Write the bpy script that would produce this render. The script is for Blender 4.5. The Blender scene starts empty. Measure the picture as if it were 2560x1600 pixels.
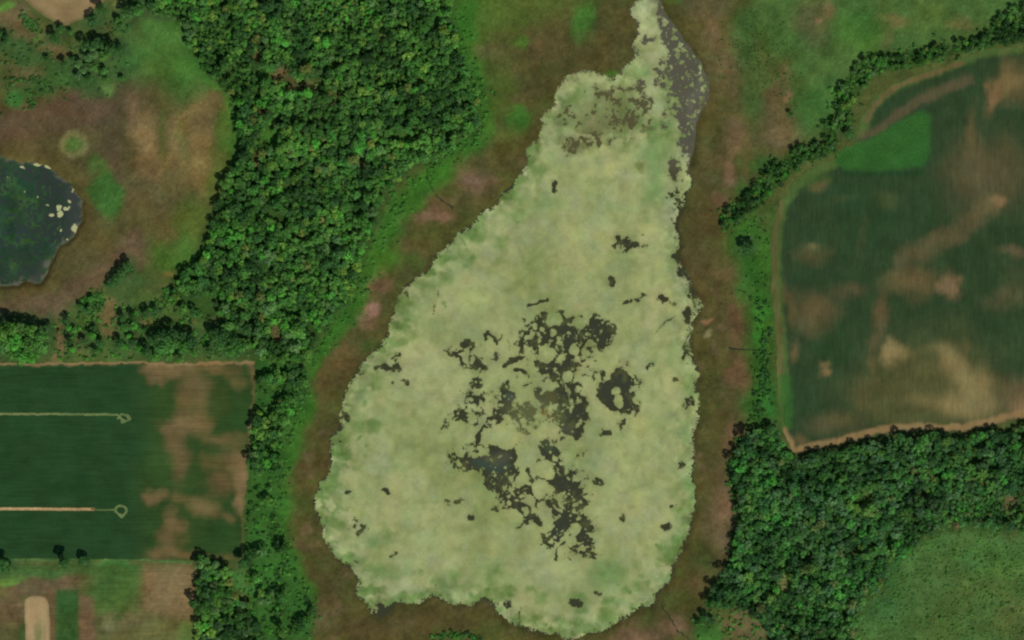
import bpy, math, random
import numpy as np

# ------------------------------------------------------------------ camera, world, sun, exposure
scene = bpy.context.scene
SUN_AZ, SUN_EL = math.radians(146), math.radians(50)      # sun in the south-south-east
CAM_H = 4000.0

cam_data = bpy.data.cameras.new('camera')
cam = bpy.data.objects.new('camera', cam_data)
scene.collection.objects.link(cam)
cam.location = (0, 0, CAM_H)
cam_data.sensor_width = 36.0
cam_data.lens = 36.0 * CAM_H / 1280.0
cam_data.clip_start, cam_data.clip_end = 10.0, 80000.0
scene.camera = cam

world = bpy.data.worlds.new('World'); scene.world = world
world.use_nodes = True
wn = world.node_tree
sky = wn.nodes.new('ShaderNodeTexSky'); sky.sky_type = 'NISHITA'; sky.sun_disc = False
sky.sun_elevation, sky.sun_rotation = SUN_EL, SUN_AZ
wn.links.new(sky.outputs[0], wn.nodes['Background'].inputs[0])
wn.nodes['Background'].inputs[1].default_value = 0.07

sun_data = bpy.data.lights.new('sun', 'SUN')
sun_data.energy, sun_data.angle, sun_data.color = 3.75, math.radians(0.6), (1.0, 0.95, 0.87)
sun = bpy.data.objects.new('sun', sun_data); scene.collection.objects.link(sun)
sun.rotation_euler = (math.pi/2 - SUN_EL, 0, math.pi - SUN_AZ)
sun.location = (300, -500, 900)

scene.view_settings.view_transform = 'Standard'
scene.view_settings.look = 'None'
scene.view_settings.exposure = 0.0
scene.view_settings.gamma = 1.0
scene.cycles.max_bounces = 4
scene.cycles.use_denoising = True
scene.cycles.filter_width = 2.3

# picture-plane scale of the survey: 2 survey units = 1 metre, x east, y south
K = np.array([1.12, 1.12, 1.14])          # brightness of a white level sheet, set from a test
def lin(c):
    c = np.asarray(c, float) / 255.0
    return np.where(c <= 0.04045, c/12.92, ((c+0.055)/1.055)**2.4)
def alb(c): return lin(c) / K
def wx(px): return (np.asarray(px, float) - 1280.0) * 0.5
def wy(py): return (800.0 - np.asarray(py, float)) * 0.5

# ------------------------------------------------------------------ raster maps of the place (2 units per cell)
S, X0, Y0 = 2.0, -240.0, -240.0
NX, NY = 1521, 1041
gx = X0 + S*np.arange(NX); gy = Y0 + S*np.arange(NY)
GX, GY = np.meshgrid(gx, gy)
RNG = np.random.default_rng(7)

def vnoise(scale, seed):
    r = np.random.default_rng(seed)
    nx, ny = int((NX*S)/scale)+3, int((NY*S)/scale)+3
    L = r.random((ny, nx)).astype(np.float32)
    fx = (gx - X0)/scale; fy = (gy - Y0)/scale
    ix = fx.astype(int); iy = fy.astype(int)
    tx = fx-ix; ty = fy-iy
    tx = tx*tx*(3-2*tx); ty = ty*ty*(3-2*ty)
    A = L[iy][:, ix]*(1-tx) + L[iy][:, ix+1]*tx
    B = L[iy+1][:, ix]*(1-tx) + L[iy+1][:, ix+1]*tx
    return A*(1-ty)[:, None] + B*ty[:, None]
def fbm(scale, seed, oct=4, gain=0.5):
    out, a, t = 0, 1.0, 0
    for i in range(oct):
        s = scale/2**i
        if s < 3: break
        out = out + a*vnoise(s, seed*31+i); t += a; a *= gain
    return (out/t - 0.5)*2          # about -0.6..0.6
WXa = fbm(60, 11, 4)*26; WYa = fbm(60, 12, 4)*26
WXb = fbm(14, 13, 3)*6; WYb = fbm(14, 14, 3)*6
LX, LY = GX + fbm(44, 15, 5, 0.75)*20, GY + fbm(44, 16, 5, 0.75)*20     # ragged shore
QX, QY = GX + WXa + WXb, GY + WYa + WYb          # strongly warped
RX, RY = GX + WXb, GY + WYb                      # ragged edges only
def sm(t): t = np.clip(t, 0, 1); return t*t*(3-2*t)

def win(x0, x1, y0, y1, pad=40):
    i0 = max(0, int((x0-pad-X0)/S)); i1 = min(NX, int((x1+pad-X0)/S)+2)
    j0 = max(0, int((y0-pad-Y0)/S)); j1 = min(NY, int((y1+pad-Y0)/S)+2)
    return slice(j0, j1), slice(i0, i1)
def mix(C, sl, w, col):
    C[sl] += (alb(col) - C[sl]) * w[..., None]
def blob(C, cx, cy, rx, ry, col, a=0.85, soft=0.5, ang=0, warp=2):
    R = max(rx, ry)*(1+soft)
    sl = win(cx-R, cx+R, cy-R, cy+R)
    if sl[0].start >= sl[0].stop or sl[1].start >= sl[1].stop: return
    Xs, Ys = ((GX, GY), (RX, RY), (QX, QY), (LX, LY))[warp]
    u, v = Xs[sl]-cx, Ys[sl]-cy
    c, s = math.cos(math.radians(ang)), math.sin(math.radians(ang))
    d = np.sqrt(((u*c+v*s)/rx)**2 + ((-u*s+v*c)/ry)**2)
    w = a*sm((1+soft-d)/(2*soft))
    if C.ndim == 3: mix(C, sl, w, col)
    else: C[sl] = np.maximum(C[sl], w*col)
def segdist(pts, Xs, Ys):
    D = np.full(Xs.shape, 1e9)
    for (x0, y0), (x1, y1) in zip(pts[:-1], pts[1:]):
        dx, dy = x1-x0, y1-y0
        t = np.clip(((Xs-x0)*dx+(Ys-y0)*dy)/(dx*dx+dy*dy+1e-9), 0, 1)
        D = np.minimum(D, np.hypot(Xs-x0-t*dx, Ys-y0-t*dy))
    return D
def stroke(C, pts, w, col, a=0.85, soft=0.5, warp=1):
    xs = [p[0] for p in pts]; ys = [p[1] for p in pts]
    sl = win(min(xs)-w, max(xs)+w, min(ys)-w, max(ys)+w)
    Xs, Ys = ((GX, GY), (RX, RY), (QX, QY), (LX, LY))[warp]
    d = segdist(pts, Xs[sl], Ys[sl])/(w*0.5)
    m = a*sm((1+soft-d)/(2*soft))
    if C.ndim == 3: mix(C, sl, m, col)
    else: C[sl] = np.maximum(C[sl], m*col)
def polymask(pts, warp=0):
    Xs, Ys = ((GX, GY), (RX, RY), (QX, QY), (LX, LY))[warp]
    p = np.array(pts, float)
    sl = win(p[:, 0].min(), p[:, 0].max(), p[:, 1].min(), p[:, 1].max())
    x, y = Xs[sl], Ys[sl]
    ins = np.zeros(x.shape, bool)
    for (x0, y0), (x1, y1) in zip(pts, list(pts[1:])+[pts[0]]):
        if y0 == y1: continue
        c = ((y0 > y) != (y1 > y)) & (x < (x1-x0)*(y-y0)/(y1-y0)+x0)
        ins ^= c
    M = np.zeros((NY, NX), np.float32); M[sl] = ins
    return M
def blur(M, r):
    n = max(1, int(round(r/S)))
    for _ in range(2):
        for ax in (0, 1):
            P = np.pad(M, [(n+1, n) if k == ax else (0, 0) for k in (0, 1)], mode='edge')
            c = np.cumsum(P, axis=ax, dtype=np.float64)
            M = (np.take(c, range(2*n+1, c.shape[ax]), ax) - np.take(c, range(0, c.shape[ax]-2*n-1), ax))/(2*n+1)
    return M.astype(np.float32)
def poly(C, pts, col, a=1.0, bl=4, warp=1):
    m = blur(polymask(pts, warp), bl)*a
    C += (alb(col) - C)*m[..., None]

# ------------------------------------------------------------------ outlines
LAKE = [(1598,-240),(1598,0),(1580,24),(1595,53),(1593,87),(1587,116),(1586,130),(1595,138),(1562,169),(1545,193),(1523,201),(1513,185),(1494,185),(1470,175),(1444,172),(1418,183),(1404,206),(1394,225),(1399,251),(1391,270),(1362,291),(1354,307),(1367,315),(1349,336),(1354,354),(1336,362),(1317,381),(1322,400),(1301,442),(1280,466),(1275,474),(1262,493),(1241,519),(1209,532),(1203,548),(1180,564),(1160,578),(1158,588),(1127,606),(1124,620),(1090,638),(1076,664),(1047,683),(1032,707),(1010,731),(1000,757),(981,791),(976,808),(968,829),(957,850),(939,874),(904,914),(889,940),(873,961),(865,998),(852,1030),(841,1041),(844,1065),(830,1086),(825,1131),(820,1149),(820,1178),(807,1200),(801,1213),(788,1261),(791,1298),(807,1311),(809,1340),(830,1383),(852,1406),(886,1427),(897,1449),(889,1470),(897,1499),(918,1504),(926,1528),(957,1552),(984,1525),(971,1507),(1024,1507),(1053,1504),(1090,1486),(1106,1494),(1143,1507),(1185,1512),(1201,1491),(1222,1504),(1248,1531),(1275,1565),(1296,1560),(1325,1576),(1362,1589),(1394,1592),(1407,1602),(1444,1594),(1460,1578),(1513,1573),(1518,1562),(1566,1552),(1592,1520),(1634,1512),(1645,1480),(1664,1457),(1679,1446),(1677,1401),(1693,1396),(1701,1377),(1714,1359),(1727,1319),(1719,1300),(1719,1285),(1738,1279),(1740,1248),(1732,1211),(1727,1197),(1732,1131),(1738,1099),(1735,1073),(1746,1038),(1740,990),(1744,948),(1735,919),(1727,882),(1724,848),(1730,816),(1746,770),(1751,755),(1724,704),(1719,680),(1701,649),(1695,633),(1697,606),(1701,559),(1706,527),(1709,482),(1730,448),(1722,432),(1730,400),(1732,392),(1740,339),(1751,270),(1767,228),(1769,212),(1754,169),(1735,132),(1717,106),(1698,87),(1674,42),(1650,0),(1640,-240)]
POND = [(-240,372),(0,388),(40,395),(60,407),(120,412),(142,418),(150,440),(170,455),(190,470),(203,485),(208,505),(200,525),(199,560),(192,580),(185,600),(165,615),(145,635),(130,655),(128,680),(110,705),(80,715),(50,710),(0,715),(-240,735)]
MARSH = [(1245,-240),(1245,0),(1215,90),(1230,170),(1260,230),(1250,330),(1190,400),(1120,440),(1040,510),(1000,580),(930,640),(900,700),(890,770),(850,820),(800,880),(775,930),(765,1000),(745,1060),(725,1130),(700,1200),(690,1260),(700,1330),(720,1380),(750,1440),(785,1480),(785,1540),(770,1600),(770,1840),(1730,1840),(1730,1600),(1745,1540),(1780,1480),(1810,1420),(1830,1360),(1850,1300),(1835,1230),(1828,1150),(1850,1080),(1860,1000),(1880,900),(1890,780),(1850,700),(1810,640),(1800,560),(1830,490),(1900,390),(1990,340),(1990,250),(1960,120),(1880,30),(1860,-240)]
WOOD_W = [(330,-240),(330,0),(345,20),(420,45),(450,53),(468,74),(471,106),(497,143),(519,172),(545,198),(569,220),(585,240),(598,265),(602,344),(600,400),(595,411),(579,429),(566,453),(566,482),(542,516),(534,548),(523,585),(518,617),(491,659),(457,691),(439,717),(428,738),(455,775),(520,790),(560,830),(620,860),(648,900),(645,1000),(632,1130),(628,1200),(620,1280),(616,1400),(640,1420),(650,1600),(640,1840),(762,1840),(762,1570),(783,1544),(775,1500),(740,1454),(719,1398),(711,1353),(690,1306),(680,1258),(690,1213),(701,1200),(701,1131),(711,1091),(714,1065),(735,1017),(754,998),(765,959),(759,919),(767,879),(785,853),(804,821),(850,770),(885,731),(893,691),(900,638),(925,585),(940,548),(957,487),(1005,440),(1037,405),(1085,400),(1116,380),(1156,348),(1182,331),(1195,299),(1182,272),(1195,243),(1182,212),(1166,172),(1143,138),(1143,106),(1130,66),(1132,0),(1120,-240)]
WOOD_SE = [(1920,1067),(1946,1106),(1986,1147),(2007,1150),(2026,1131),(2092,1128),(2126,1118),(2185,1105),(2224,1097),(2251,1091),(2285,1102),(2306,1089),(2312,1081),(2354,1083),(2375,1097),(2423,1091),(2444,1076),(2486,1078),(2513,1091),(2528,1070),(2560,1062),(2800,1037),(2800,1360),(2560,1332),(2475,1316),(2396,1311),(2343,1324),(2317,1345),(2264,1377),(2245,1396),(2214,1398),(2216,1443),(2200,1470),(2150,1491),(2153,1509),(2137,1531),(2137,1600),(2150,1840),(1960,1840),(1935,1600),(1905,1555),(1850,1512),(1761,1510),(1777,1472),(1804,1438),(1822,1412),(1832,1369),(1840,1319),(1856,1306),(1853,1279),(1840,1234),(1832,1200),(1832,1152),(1845,1117),(1864,1083)]
HEDGE = [((2700,30),50),((2555,62),44),((2515,74),34),((2449,112),12),((2400,122),9),((2343,132),18),((2264,151),20),((2185,159),24),((2153,190),24),((2118,233),20),((2105,265),16),((2112,300),14),((2065,325),12),((2079,370),18),((2000,384),20),((1946,430),24),((1915,458),24),((1888,493),22),((1835,532),18),((1808,556),10)]
SW_CLUMP = [(489,1393),(520,1390),(571,1425),(585,1460),(590,1500),(640,1520),(650,1600),(640,1840),(500,1840),(495,1575),(500,1544),(489,1504),(497,1465),(492,1417)]
FIELD_E = [(2800,110),(2600,118),(2480,122),(2400,148),(2330,175),(2230,213),(2180,252),(2155,295),(2140,345),(2125,385),(2040,412),(1990,450),(1950,500),(1932,560),(1926,640),(1930,760),(1940,860),(1945,1000),(1952,1070),(1985,1137),(2010,1134),(2100,1118),(2200,1090),(2300,1080),(2400,1082),(2460,1068),(2560,1046),(2800,1010)]
FIELD_W = [(-240,905),(0,908),(120,907),(340,903),(420,906),(642,902),(637,1000),(624,1130),(619,1200),(611,1280),(606,1398),(480,1399),(0,1397),(-240,1397)]
BARE_NW = [(62,-240),(62,0),(85,20),(120,45),(150,62),(170,65),(200,52),(240,25),(268,0),(268,-240)]
PLOTS = [(-240,1401),(0,1401),(480,1403),(489,1430),(495,1465),(487,1504),(496,1544),(493,1600),(495,1840),(-240,1840)]
MEADOW_SE = [(2150,1840),(2140,1600),(2140,1530),(2160,1500),(2205,1478),(2225,1440),(2222,1402),(2270,1382),(2350,1330),(2400,1314),(2475,1320),(2560,1336),(2800,1366),(2800,1840)]
GRASS_E = [(2080,405),(2112,368),(2170,350),(2220,320),(2270,290),(2310,276),(2325,287),(2322,400),(2300,420),(2200,428),(2110,426)]
SAND = [(62,1512),(66,1496),(78,1490),(100,1488),(116,1492),(124,1508),(127,1560),(128,1600),(128,1840),(68,1840),(66,1600)]

mLake, mPond = polymask(LAKE, 3), polymask(POND, 3)
mMarsh = polymask(MARSH, 2)
bLake, bPond = blur(mLake, 8), blur(mPond, 5)
mWood = np.maximum(polymask(WOOD_W, 1), polymask(WOOD_SE, 1))
mWood = np.maximum(mWood, polymask(SW_CLUMP, 1))
H0, H1 = HEDGE[0], HEDGE[1]
mHedge = np.zeros((NY, NX), np.float32)
for (pa, wa), (pb, wb) in zip(HEDGE[:-1], HEDGE[1:]):
    for t in np.linspace(0, 1, 6):
        cx, cy, r = pa[0]+(pb[0]-pa[0])*t, pa[1]+(pb[1]-pa[1])*t, wa+(wb-wa)*t
        blob(mHedge, cx, cy, r, r, 1.0, 1.0, 0.05, 0, 1)
mHedge = (mHedge > 0.5).astype(np.float32)

# ------------------------------------------------------------------ land colours (what grows or lies there, plus green painted where tree shadows fall)
G = np.empty((NY, NX, 3)); G[:] = alb((74,84,44))
poly(G, [(-240,200),(120,260),(260,250),(330,190),(360,60),(460,60),(600,300),(590,440),(530,560),(430,720),(330,740),(250,720),(120,800),(-240,820)], (80,74,44), 1, 24, 2)
# meadow round the pond
PM = [(200,270,130,42,(90,70,55)),(80,300,90,36,(90,72,52)),(10,330,70,30,(96,74,56)),(60,370,60,20,(84,74,46)),(285,400,36,90,(80,68,50)),(340,230,40,40,(84,70,50)),(160,320,80,20,(78,68,48)),
 (410,130,66,90,(68,86,40)),(470,200,60,70,(64,90,38)),(400,70,40,30,(66,98,50)),(430,60,20,20,(58,104,46)),
 (372,345,30,70,(128,104,68)),(485,330,62,90,(124,104,66)),(500,420,55,60,(116,98,58)),(395,430,36,40,(116,94,62)),(410,520,60,44,(98,86,54)),(415,330,7,110,(82,88,44)),(455,340,5,90,(98,96,52)),(445,250,40,30,(80,82,44)),
 (490,208,22,14,(96,76,54)),(340,290,16,50,(112,90,64)),
 (465,560,44,60,(74,92,36)),(430,640,60,38,(62,98,36)),(385,690,70,34,(70,88,42)),(540,470,22,70,(88,94,44)),(575,350,18,80,(76,94,36)),(420,682,14,9,(124,100,56)),(480,610,26,16,(98,96,52)),(420,470,40,30,(92,84,50)),
 (340,560,60,50,(84,80,44)),(270,580,60,40,(78,72,40)),(330,620,40,40,(96,76,56)),(420,600,20,30,(96,80,52)),
 (330,710,40,30,(58,88,48)),(300,740,40,24,(62,86,46))]
PM += [(410,120,74,80,(68,108,48)),(470,180,50,60,(64,108,44)),(330,170,40,40,(64,92,46)),(570,330,22,90,(74,98,40)),(545,450,22,60,(84,98,44)),(440,630,70,44,(66,100,40)),(500,560,30,50,(80,96,42)),(300,560,60,50,(88,84,48)),(100,740,60,20,(92,82,52)),(330,470,40,60,(92,82,52))]
for c in PM: blob(G, *c[:4], c[4], 0.8, 0.6)
stroke(G, [(-240,800),(0,790),(120,775),(220,725),(310,655),(345,605)], 70, (100,78,58), 0.8, 0.6, 2)
stroke(G, [(455,70),(500,165),(560,235),(594,300),(592,420)], 30, (60,106,40), 0.8, 0.8, 2)
stroke(G, POND[1:-1], 44, (86,76,42), 0.75, 0.6, 2)
blob(G, 268,485,38,56,(58,96,42),0.95,0.35,-12); blob(G, 238,415,28,26,(66,94,44),0.85,0.5)
blob(G, 187,362,36,34,(116,112,70),0.9,0.25,0,1); blob(G, 186,362,22,20,(82,108,52),1,0.3,0,1)
# north-west corner
NWc = [(30,40,40,40,(106,88,60)),(60,85,60,20,(92,86,54)),(30,120,50,20,(56,84,46)),(60,135,40,20,(54,84,44)),(110,185,80,40,(54,90,44)),(55,180,44,22,(94,86,54)),(35,245,34,28,(46,102,46)),(10,10,18,14,(82,126,50)),(90,98,10,8,(86,124,50)),
 (150,130,40,24,(98,86,56)),(200,150,40,20,(94,80,52)),(170,110,30,16,(66,88,46)),(330,140,40,40,(64,104,50)),(315,70,20,20,(62,108,52)),(262,45,20,14,(78,112,54)),(310,10,24,14,(108,112,66)),(240,190,80,50,(56,88,46)),(190,205,60,20,(62,96,48)),(275,222,20,14,(96,128,66)),(400,40,60,12,(72,82,58)),(200,60,60,20,(64,82,44))]
for c in NWc: blob(G, *c[:4], c[4], 0.85, 0.5)
# open woodland south of the pond meadow
poly(G, [(135,800),(240,735),(330,735),(430,735),(520,780),(560,830),(640,880),(640,902),(135,902)], (68,92,44), 0.95, 14, 2)
for c in [(278,778,32,26,(114,94,62)),(155,845,16,60,(114,88,62)),(198,850,14,30,(110,86,60)),(262,818,30,14,(106,88,58)),(380,815,22,14,(100,86,56)),(482,808,12,20,(98,90,52)),(340,860,14,30,(94,90,52)),(225,880,30,12,(84,98,52)),(310,780,26,40,(72,92,48)),(310,860,30,30,(60,90,44)),(470,780,24,16,(64,96,42)),(120,820,10,40,(70,84,50)),(440,870,60,20,(64,96,44))]:
    blob(G, *c[:4], c[4], 0.85, 0.4)
# marsh ring
bM = blur(mMarsh, 26)
G += (alb((76,74,40)) - G)*bM[..., None]
nz = fbm(70, 21, 4); G += (alb((88,74,48)) - G)*(np.clip(nz*1.4-0.12, 0, 0.4)*bM)[..., None]
nz = fbm(90, 22, 4); G += (alb((68,80,36)) - G)*(np.clip(nz*1.6-0.1, 0, 0.6)*bM)[..., None]
nz = fbm(46, 23, 4, 0.65); G += (alb((108,88,66)) - G)*(np.clip(nz*2.0-0.5, 0, 0.5)*bM)[..., None]
nz = fbm(38, 24, 4, 0.65); G += (alb((62,88,36)) - G)*(np.clip(nz*2.0-0.42, 0, 0.55)*bM)[..., None]
MB = [(930,775,24,20,(142,102,88)),(905,790,22,18,(118,88,70)),(1082,545,36,16,(120,88,70)),(1190,465,42,34,(104,80,60)),(1180,458,20,12,(114,86,72)),(925,705,20,26,(108,82,62)),(960,705,18,18,(104,80,60)),(1010,622,70,16,(98,82,50)),(1020,660,40,20,(66,88,34)),(1065,600,60,24,(70,80,36)),(1090,520,30,20,(92,70,48)),
 (862,868,30,18,(96,74,50)),(835,915,44,30,(90,70,46)),(800,960,30,40,(80,64,40)),(745,1160,34,20,(86,68,46)),(920,810,30,16,(104,80,56)),
 (702,1230,28,24,(84,68,54)),(764,1362,32,14,(96,74,50)),(752,1270,30,40,(62,80,36)),(950,1572,110,26,(86,68,44)),(730,1575,40,20,(84,70,48)),(800,1480,60,60,(72,62,36)),(1130,1540,90,24,(78,64,38)),
 (1345,80,30,40,(92,74,48)),(1322,120,50,40,(90,76,52)),(1385,70,36,50,(78,68,42)),(1292,250,20,14,(104,84,64)),(1350,205,80,36,(70,58,34)),(1550,100,50,40,(78,68,40)),(1520,60,50,40,(76,70,40)),(1400,110,18,30,(102,86,58)),
 (1780,90,24,40,(114,94,68)),(1832,188,42,30,(114,94,68)),(1836,342,30,40,(120,94,72)),(1822,430,24,34,(128,98,76)),(1800,500,20,20,(112,86,66)),(1960,335,44,26,(112,96,68)),(1850,140,60,50,(94,90,54)),(1790,30,40,30,(98,86,58)),(1730,20,30,20,(80,76,52)),
 (1870,120,40,50,(58,88,42)),(1880,60,40,40,(66,92,44)),(1802,195,28,9,(54,90,44)),(1860,230,50,40,(66,76,40)),(1900,280,50,40,(70,88,46)),(1870,300,30,60,(66,84,42)),(1800,240,30,24,(84,78,44)),(1940,190,30,40,(84,80,48)),
 (1842,810,18,60,(104,74,50)),(1857,770,14,24,(112,84,60)),(1770,803,8,6,(156,104,76)),(1772,833,7,10,(132,124,86)),(1845,940,24,44,(114,82,60)),(1815,945,24,14,(110,78,56)),(1830,1085,26,16,(124,94,70)),(1806,1120,22,20,(104,80,56)),(1815,1270,30,36,(126,96,74)),(1812,1370,20,50,(120,94,70)),(1850,1305,16,20,(112,92,66)),(1780,1300,34,80,(80,72,42)),(1690,1560,24,20,(116,86,68)),(1600,1590,60,18,(112,84,62)),(1762,1470,30,30,(98,80,52)),(1760,1400,40,40,(66,78,38)),(1650,1530,60,30,(74,76,42)),(1790,1190,20,40,(92,72,46)),(1700,720,20,60,(88,66,42)),(1760,650,40,80,(84,70,42)),(1780,560,24,60,(88,72,44)),(1810,690,40,20,(96,80,50))]
for c in MB: blob(G, *c[:4], c[4], 0.85 if c[4][0] > 103 else 0.62, 0.55 if c[4][0] > 103 else 0.8)
for c in [(1815,300,40,120,(104,88,58)),(1830,150,60,60,(102,90,60)),(1820,860,30,160,(92,76,50)),(1810,1290,34,120,(110,90,66)),(1930,320,60,40,(106,94,64)),(1780,420,40,60,(92,78,52)),(1640,1580,70,24,(110,86,64))]: blob(G, *c[:4], c[4], 0.42, 1.0)
for c in [(1868,130,34,80,(58,88,42)),(1885,240,30,70,(60,86,42)),(1905,400,24,26,(54,94,40)),(1862,470,18,30,(54,92,38)),(1805,260,22,30,(72,80,42)),(1770,330,16,40,(70,72,38)),(1850,400,14,50,(66,80,40)),(1900,60,40,50,(64,92,44)),(1760,120,20,40,(78,78,44)),(1925,190,30,50,(68,90,44)),(1790,620,30,40,(70,74,38)),(1770,980,20,60,(66,72,36)),(1770,1150,24,60,(72,74,40)),(1700,1500,40,24,(66,78,38))]: blob(G, *c[:4], c[4], 0.7, 0.7)
stroke(G, LAKE[1:], 16, (60,54,30), 0.45, 0.8, 1)
for c in [(1200,80,60,130,(66,98,36)),(1240,250,50,90,(68,90,38)),(1330,20,110,50,(76,92,40)),(1260,130,50,60,(78,84,42)),(1450,120,90,70,(74,72,40)),(1540,40,60,50,(76,74,40)),(1300,200,60,40,(72,72,38)),(1250,330,50,40,(72,82,38)),(1300,380,60,30,(70,66,36))]: blob(G, *c[:4], c[4], 0.7, 0.8)
# bright grass fringe between wood and marsh
stroke(G, [(1150,-240),(1150,0),(1150,110),(1180,190),(1210,300),(1185,355),(1110,405),(1070,450),(1000,515),(965,590),(930,640),(905,690),(880,770),(815,850),(770,920),(755,1010),(722,1100),(708,1200),(700,1300),(715,1380),(770,1490)], 50, (52,98,34), 0.9, 0.8, 2)
for c in [(1222,30,70,56,(74,96,38)),(1170,60,30,60,(54,104,36)),(1252,230,44,46,(70,88,38)),(1218,290,30,46,(58,94,36)),(1303,295,22,26,(58,104,40)),(1303,108,22,22,(74,112,42)),(1460,50,34,44,(62,104,42)),(1350,0,60,16,(78,94,42)),(1290,30,40,40,(72,90,40)),(1530,185,14,12,(62,100,34)),(1085,440,50,40,(56,100,32)),(1030,500,40,40,(54,92,32)),(960,640,36,30,(60,100,34)),(1240,130,40,20,(84,84,48))]:
    blob(G, *c[:4], c[4], 0.85, 0.55)
# grass belt west of the eastern field, meadows
poly(G, [(1825,565),(1880,545),(1935,505),(1930,600),(1940,800),(1948,1060),(1890,1085),(1855,1010),(1885,900),(1880,780),(1845,690),(1815,610)], (50,94,34), 0.95, 16, 2)
for c in [(1905,560,20,30,(76,92,46)),(1900,640,18,50,(64,104,40)),(1915,1000,24,60,(48,98,40)),(1860,740,20,40,(60,96,40)),(1905,800,14,60,(56,112,40))]: blob(G, *c[:4], c[4], 0.8, 0.5)
poly(G, [(1870,-240),(2800,-240),(2800,20),(2560,50),(2440,110),(2300,145),(2170,160),(2120,240),(2090,320),(1990,345),(1985,250),(1960,120),(1890,30)], (70,98,48), 1, 22, 2)
for c in [(2030,60,40,60,(88,86,54)),(2065,35,16,20,(106,90,62)),(2045,66,8,8,(134,108,84)),(2230,50,44,18,(100,92,56)),(2400,55,40,18,(96,94,54)),(2220,90,20,20,(94,90,54)),(1950,205,20,50,(92,86,54)),(1942,262,22,40,(84,70,46)),(1976,242,10,14,(130,100,74)),(2150,80,60,50,(66,108,44)),(2040,275,44,44,(60,98,44)),(2540,20,60,20,(72,102,48)),(2330,20,40,30,(74,98,46)),(2010,170,40,20,(70,98,48)),(1960,300,30,30,(100,90,60)),(1945,110,30,40,(64,96,44))]:
    blob(G, *c[:4], c[4], 0.75, 0.6)
poly(G, MEADOW_SE, (70,102,52), 1, 10, 2)
for c in [(2420,1500,160,90,(74,94,48)),(2230,1440,26,50,(58,104,50)),(2200,1540,50,40,(58,94,50)),(2500,1400,60,40,(66,102,48)),(2420,1390,40,20,(72,112,56)),(2350,1570,60,30,(76,96,46)),(2540,1560,50,50,(80,92,50)),(2320,1370,20,12,(76,118,54))]: blob(G, *c[:4], c[4], 0.7, 0.6)
# woodland floor and glades
fl = blur(np.maximum(mWood, mHedge), 5)
G += (alb((46,74,32)) - G)*(fl*0.92)[..., None]
edge_shade = np.clip(blur(mWood, 14)*2.2, 0, 1)             # green shade tint painted into the ground where wood-edge shadows fall
G += (alb((50,74,36)) - G)*(edge_shade*(1-fl)*0.85)[..., None]
poly(G, [(640,900),(760,900),(755,1000),(715,1080),(700,1200),(690,1300),(780,1500),(780,1600),(640,1600),(612,1420),(620,1200)], (52,92,38), 0.9, 8, 1)
GLADES = [(702,188,30,16,(116,94,66)),(655,186,15,14,(72,110,46)),(648,146,10,18,(104,90,54)),(658,280,13,13,(116,84,58)),(832,250,12,18,(104,84,54)),(1003,345,26,17,(66,100,44)),(676,352,22,24,(66,112,42)),(640,395,8,34,(114,94,62)),(952,88,11,22,(82,104,50)),(835,166,26,10,(72,104,42)),(660,8,16,14,(116,106,84)),(905,405,12,20,(100,92,52)),(780,210,40,14,(92,88,52)),(740,215,30,14,(84,82,50)),(1060,210,26,10,(74,100,46)),(692,832,16,24,(102,86,56)),(720,470,14,10,(70,90,44)),(700,1430,34,24,(58,104,42)),(690,1330,20,20,(56,100,42)),(655,1310,14,60,(54,98,40)),(600,1440,16,30,(56,102,48)),(625,1480,20,14,(60,104,50)),(735,780,26,10,(66,110,42)),(555,800,20,12,(96,90,54)),(905,600,12,12,(96,90,60)),(1090,60,14,22,(60,104,46)),(2220,1350,9,28,(62,118,44)),(2300,1240,16,10,(96,84,54)),(2520,1255,20,16,(110,92,66)),(2160,1240,16,10,(110,100,54)),(1960,1460,14,24,(124,120,72)),(2130,1380,16,10,(118,100,72))]
for c in GLADES: blob(G, *c[:4], c[4], 0.85, 0.6, 0, 2)
blob(G, 1862,1570,70,40,(96,88,58),0.9,0.4); blob(G, 1770,1580,30,30,(60,106,44),0.8,0.5)
# south plots
poly(G, PLOTS, (86,86,50), 1, 3, 0)
poly(G, [(-240,1402),(355,1402),(355,1450),(200,1440),(60,1440),(-240,1460)], (64,96,48), 0.9, 8, 2)
for c in [(20,1450,40,16,(86,122,54)),(140,1455,70,22,(102,80,58)),(60,1480,60,20,(100,80,58)),(20,1540,44,44,(104,82,58)),(20,1585,30,20,(84,84,50)),(290,1480,74,66,(64,98,46)),(272,1562,20,24,(106,106,70)),(330,1560,40,20,(104,96,62)),(400,1582,80,26,(98,98,56)),(470,1580,20,26,(86,108,54)),(290,1410,60,8,(62,110,52)),(60,1600,12,30,(60,84,42))]: blob(G, *c[:4], c[4], 0.85, 0.5)
poly(G, [(358,1415),(488,1415),(492,1500),(480,1545),(430,1540),(358,1530)], (124,102,70), 0.9, 10, 1)
poly(G, [(200,1485),(234,1495),(240,1600),(240,1840),(196,1840),(196,1600)], (108,84,62), 0.9, 4, 0)
poly(G, [(128,1462),(139,1466),(139,1840),(128,1840)], (106,80,58), 0.9, 3, 0)
poly(G, [(141,1474),(196,1472),(199,1600),(196,1840),(141,1840)], (50,82,40), 0.95, 5, 0)
stroke(G, [(-240,1399),(360,1399),(480,1405)], 7, (78,112,60), 0.9, 0.4, 0)

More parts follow.
